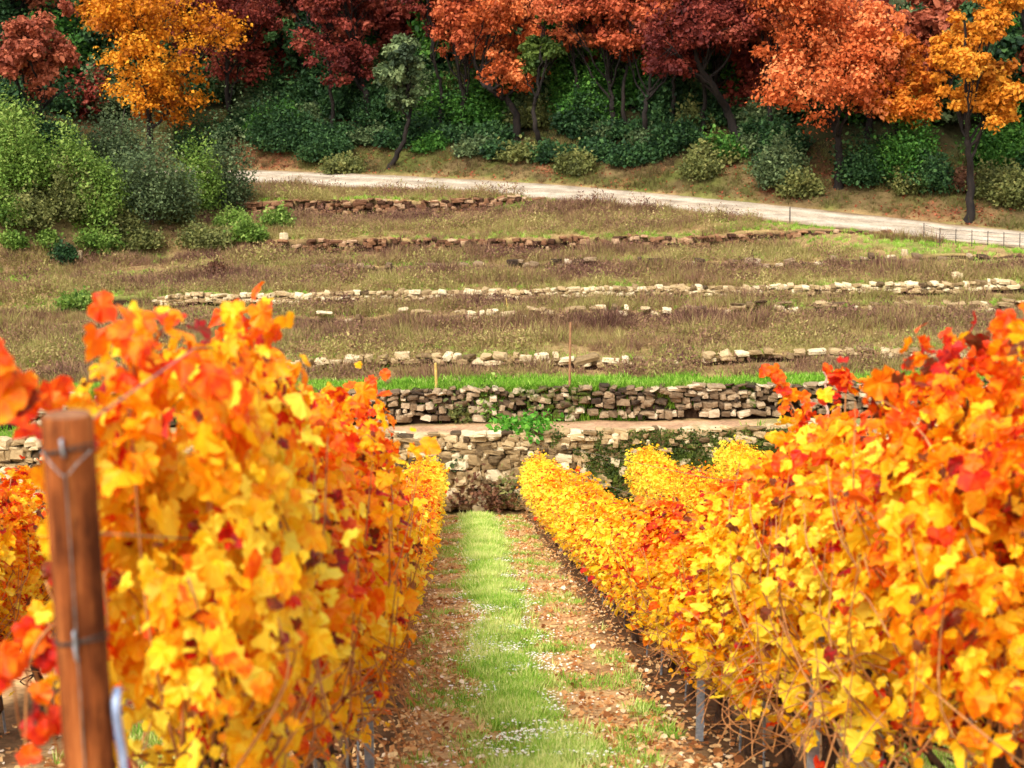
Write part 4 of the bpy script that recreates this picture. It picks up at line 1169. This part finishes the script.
def bush(px, py, rpx, hpx, pal, label, name='bush', group=None, nl=None, ls=.11, stems=True):
    b = G(px, py); k = px_per_m(b[1], b[2]); r = rpx / k; h = hpx / k
    E = empty(name, b, label, 'plant' if name != 'bush' else 'bush', group)
    nc = int(34 + 40 * r * h)
    an = rng.uniform(0, 2 * pi, nc); rr = np.sqrt(rng.uniform(0, 1, nc))
    lob = .35 + 1.2 * vnoise(np.cos(an) * 1.6 + px * .37, np.sin(an) * 1.6 + py * .53, 3)
    foot = np.stack([np.cos(an) * rr * r * .75, np.sin(an) * rr * r * .65, np.zeros(nc)], -1)
    tall = h * np.sqrt(np.maximum(.06, 1 - .85 * rr ** 2)) * lob * rng.uniform(.6, 1.12, nc)
    lean = np.stack([np.cos(an) * rr * r * .4, np.sin(an) * rr * r * .35, tall], -1) + rng.normal(0, .06, (nc, 3)) * [1, 1, .3]
    nl = nl or int(1500 + 2300 * r * h)
    per = max(16, nl // nc); nn = nc * per
    t = rng.uniform(.12, 1.0, nn) ** .8; q = np.repeat(np.arange(nc), per)
    P = b + foot[q] + lean[q] * t[:, None] + rng.normal(0, .15, (nn, 3)) * (.6 + .6 * min(1.5, r))
    nr = lean[q] * .15 + rng.normal(0, .6, (nn, 3)) + [0, 0, .45]; ti = lean[q] / np.maximum(h, .1) + rng.normal(0, .7, (nn, 3))
    sz = np.clip(rng.normal(ls, ls * .3, nn), ls * .4, ls * 1.8)
    c = np.clip(np.repeat(np.clip(rng.normal(.45, .2, nc), 0, 1), per) + .2 * (t - .6) + rng.normal(0, .14, nn), 0, 1)
    cents = b + foot + lean
    up = P[:, 2] > b[2] - .05
    link('foliage', leaf_cloud(TL, P[up] - b, nr[up], ti[up], sz[up], c[up]).mesh('foliage', PAL[pal]), E)
    a = Acc()
    for q in range(7):
        e = cents[int(rng.integers(0, nc))]; v, f = tube(smoothpath([np.array([rng.normal(0, .08), rng.normal(0, .08), -.1]), (e - b) * .5 + rng.normal(0, .05, 3), (e - b) * .85], 8), np.linspace(.035, .01, 8) * min(1, r), 5); a.add(v, f)
    link('stems', a.mesh('stems', M_BARKL if pal in ('dull', 'olive') else M_BARK, True), E)
    return E

hill = []
for x in np.arange(-30, 1075, 27):
    for up in (0, 34, 66):
        base = np.interp(x, [0, 120, 240, 500, 640, 800, 1024], [110, 112, 100, 100, 104, 110, 120])
        hill.append((x + rng.normal(0, 8), base - up + rng.normal(0, 6), rng.uniform(22, 36), rng.uniform(34, 58)))
for x, y, r, h in hill:
    bush(x, y, r, h, str(rng.choice(['dark', 'dark', 'dark', 'green', 'olive', 'maroon'])), 'dark leafy thicket bush among the trunks up the wooded hill', group='thicket bushes up the wooded hill', ls=.2, nl=1500)
# shrubs on the slope at the side of the terraces (px, py base, radius, height, palette, label)
for t in [
    (150, 222, 40, 76, 'olive', 'tall grey-green shrubby tree with several thin stems below the golden tree'),
    (226, 212, 26, 84, 'olive', 'tall dark olive shrub beside the upper end of the road'),
    (196, 214, 24, 60, 'bright', 'bright green shrub between the two tall olive shrubs'),
    (176, 222, 18, 42, 'dull', 'round yellowish bush at the foot of the grey-green shrubby tree'),
    (98, 226, 26, 62, 'bright', 'vivid green bush with dark base above the bare slope'),
    (68, 218, 26, 56, 'dull', 'dull sage bush pressed against the vivid green bush'),
    (72, 190, 34, 62, 'bright', 'large light green shrub standing above the sage bush'),
    (22, 190, 30, 70, 'bright', 'light green shrub at the picture edge below the rust-red tree'),
    (12, 160, 30, 64, 'bright', 'upper light green shrub at the edge beneath the rust-red tree'),
    (112, 170, 30, 52, 'olive', 'grey-green shrub directly beneath the golden crown'),
    (48, 152, 26, 40, 'dark', 'dark green shrub around the foot of the rust-red tree'),
    (200, 160, 30, 44, 'dark', 'dark shrub in the shade between golden and maroon trees'),
    (30, 226, 26, 30, 'dull', 'low dull bush spreading on the slope below the edge shrubs'),
    (6, 224, 18, 36, 'bright', 'small green bush at the very edge of the slope'),
    (14, 246, 9, 13, 'bright', 'small round green tuft on the bare slope nearest the edge'),
    (49, 248, 8, 13, 'bright', 'small round green tuft alone on the bare slope'),
    (64, 262, 9, 14, 'dark', 'small dark tuft at the foot of the bare slope'),
    (98, 250, 20, 20, 'bright', 'spreading low green bush at the foot of the slope'),
    (140, 246, 18, 14, 'dull', 'dry low bush beside the bare earth scar'),
    (210, 246, 26, 22, 'dull', 'wide dry sage mound at the corner of the slope'),
    (232, 232, 14, 22, 'bright', 'green bush on top of the wide sage mound'),
    (250, 240, 12, 18, 'bright', 'small yellow-green bush beside the short dark stake'),
    (276, 230, 14, 20, 'bright', 'green bush at the end of the reddish rubble wall'),
    (120, 236, 18, 24, 'dull', 'pale dry bush under the tall grey-green shrubby tree'),
    (78, 310, 16, 14, 'bright', 'lone green weed clump in the scrub above the vine tops'),
    (216, 280, 10, 16, 'brown', 'dark dry clump at the end of the long whitish wall'),
]: bush(*t, ls=.085, nl=int(2600 + t[2] * t[3] * 3.2))
# undergrowth along the wood edge
und = []
for x in np.arange(244, 790, 21):
    rowy = np.interp(x, [244, 330, 470, 560, 640, 720, 800], [136, 145, 153, 159, 161, 153, 164])
    und.append((x + rng.normal(0, 6), rowy + rng.normal(0, 4), rng.uniform(14, 26), rng.uniform(10, 20)))
    und.append((x + 9 + rng.normal(0, 7), rowy - 24 + rng.normal(0, 6), rng.uniform(16, 28), rng.uniform(16, 30)))
    und.append((x + 4 + rng.normal(0, 8), rowy - 50 + rng.normal(0, 6), rng.uniform(20, 30), rng.uniform(24, 44)))
for k, (x, y, r, h) in enumerate(und):
    h *= rng.uniform(.8, 1.9)
    if any(abs(x - tx) < r * .9 and y > ty - 3 for tx, ty in ((367, 137), (386, 169), (463, 134), (517, 140), (543, 150), (612, 134), (646, 142), (744, 145))): h = min(h, 13)
    p = str(rng.choice(['dark', 'dark', 'dark', 'dark', 'green', 'olive', 'dull']))
    bush(x, y, r, h, p, 'dark green leafy bush in the dense undergrowth beneath the red trees', group='undergrowth bushes beneath the red trees', ls=.13)
for t in [
    (590, 128, 26, 60, 'green', 'tall light green sapling thicket behind the slim pine'),
    (572, 120, 22, 66, 'green', 'tall young green tree-like bush just beyond the slim pine'),
    (420, 120, 26, 50, 'olive', 'tall olive thicket behind the small olive tree'),
    (284, 150, 30, 44, 'dark', 'dark bush where the road disappears behind the shrubs'),
    (326, 160, 24, 28, 'dark', 'dark bush just before the dark maroon tree'),
    (780, 188, 24, 38, 'olive', 'grey-green bush on the bank before the orange spreading tree'),
    (800, 196, 18, 26, 'dull', 'dry bush leaning over the bank before the orange tree'),
    (866, 184, 28, 48, 'dark', 'dark green bush at the foot of the orange spreading tree'),
    (902, 180, 28, 56, 'green', 'green bush beneath the amber tree'),
    (930, 192, 20, 34, 'dark', 'bluish green bush between amber tree and golden trunk'),
    (912, 192, 16, 20, 'dull', 'low yellowish bush on the bank below the amber tree'),
    (958, 190, 13, 18, 'brown', 'small reddish brown bush beside the slender golden-tree trunk'),
    (985, 196, 14, 24, 'dull', 'sage bush just past the slender golden-tree trunk'),
    (1000, 170, 30, 60, 'green', 'tall green bush behind the sage bush at the road edge'),
    (1014, 206, 22, 40, 'dull', 'rounded dull green bush where the bank meets the edge'),
    (776, 168, 22, 22, 'dark', 'dark bush at the foot of the long leaning trunk'),
    (700, 178, 16, 18, 'dull', 'dry low bush on the bank below the maroon trees'),
    (575, 172, 18, 18, 'dull', 'low mossy bush on the bank below the slim pine'),
    (345, 172, 22, 14, 'dull', 'low dry tussock beside the curved olive trunk'),
    (1040, 180, 24, 46, 'dark', 'dark bush at the far end of the bank'),
]: bush(*t)
# moss and ivy grown over one end of the tall wall
n = 22000
x = rng.uniform(.9, 8, n); hz = rng.random(n)
msk = fbm(x * 1.3, hz * 2.2, 171) + .22 * sstep(1.6, 2.4, x) - .12 * (1 - hz)
k = msk > .50; x, hz = x[k], hz[k]; n = len(x)
zb_, zt_ = STEPS[0][1] + TILT * x, STEPS[0][2] + TILT * x
P = np.stack([x, wallY(0, x) - rng.uniform(.10, .18, n), zb_ + (zt_ - zb_) * hz], -1)
mo = link('moss', leaf_cloud(TL, P, np.array([0, -.8, .5]) + rng.normal(0, .5, (n, 3)), rng.normal(0, 1, (n, 3)), rng.uniform(.02, .055, n), np.clip(fbm(x * 3, hz * 6, 7) + rng.normal(0, .15, n), 0, 1)).mesh('moss', PAL['moss']), WALL1)
# small plants near the walls
for t in [
    (462, 420, 12, 28, 'dull', 'small young plant by the dark wall next to the yellow stake'),
    (488, 420, 9, 34, 'bright', 'slim young green plant against the dark stone wall'),
    (526, 433, 28, 15, 'vivid', 'bright green grass clump hanging over the pale wall top'),
    (455, 466, 8, 12, 'olive', 'tiny green tuft growing out of the pale stone wall'),
    (482, 503, 30, 34, 'brown', 'dead dark brown brushwood heaped at the wall foot'),
    (516, 502, 24, 36, 'dull', 'tall dry weeds at the wall foot beside the brushwood'),
]: bush(*t, name='bush' if t[3] > 30 else 'plant', ls=.09, nl=900)

# ------------------------------------------------------------------ light, sky, camera
SUN_EL, SUN_AZ = radians(50), radians(208)      # azimuth clockwise from +Y: behind the camera and to the left
w = bpy.data.worlds.new('World'); scene.world = w; w.use_nodes = True
nt = w.node_tree; nt.nodes.clear()
sky = nt.nodes.new('ShaderNodeTexSky'); sky.sky_type = 'NISHITA'; sky.sun_disc = False
sky.sun_elevation = SUN_EL; sky.sun_rotation = SUN_AZ; sky.air_density = 1.0; sky.dust_density = 3.0; sky.ozone_density = .6
hs = nt.nodes.new('ShaderNodeHueSaturation'); hs.inputs['Saturation'].default_value = .35
bgn = nt.nodes.new('ShaderNodeBackground'); bgn.inputs[1].default_value = .15
wo = nt.nodes.new('ShaderNodeOutputWorld')
nt.links.new(sky.outputs[0], hs.inputs['Color']); nt.links.new(hs.outputs[0], bgn.inputs[0]); nt.links.new(bgn.outputs[0], wo.inputs[0])
sl = bpy.data.lights.new('sun', 'SUN'); sl.energy = 1.5; sl.angle = radians(22); sl.color = (1, .95, .86)
so = bpy.data.objects.new('sun', sl); col.objects.link(so)
dx, dy_, dz_ = sin(SUN_AZ) * cos(SUN_EL), cos(SUN_AZ) * cos(SUN_EL), sin(SUN_EL)
from mathutils import Vector
so.rotation_euler = Vector((-dx, -dy_, -dz_)).to_track_quat('-Z', 'Y').to_euler()

cam = bpy.data.cameras.new('camera'); co = bpy.data.objects.new('camera', cam); col.objects.link(co)
cam.sensor_width = 36; cam.lens = 36 * FPX / 1024; cam.clip_start = .05; cam.clip_end = 1000
co.location = (0, 0, 0); co.rotation_euler = (pi / 2 - PITCH, 0, 0)
cam.dof.use_dof = True; cam.dof.focus_distance = 20; cam.dof.aperture_fstop = 3.6
scene.camera = co
scene.view_settings.view_transform = 'Standard'; scene.view_settings.look = 'None'
scene.view_settings.exposure = 1.15; scene.view_settings.gamma = 1
scene.cycles.use_denoising = True
scene.cycles.max_bounces = 8; scene.cycles.diffuse_bounces = 4; scene.cycles.transmission_bounces = 4
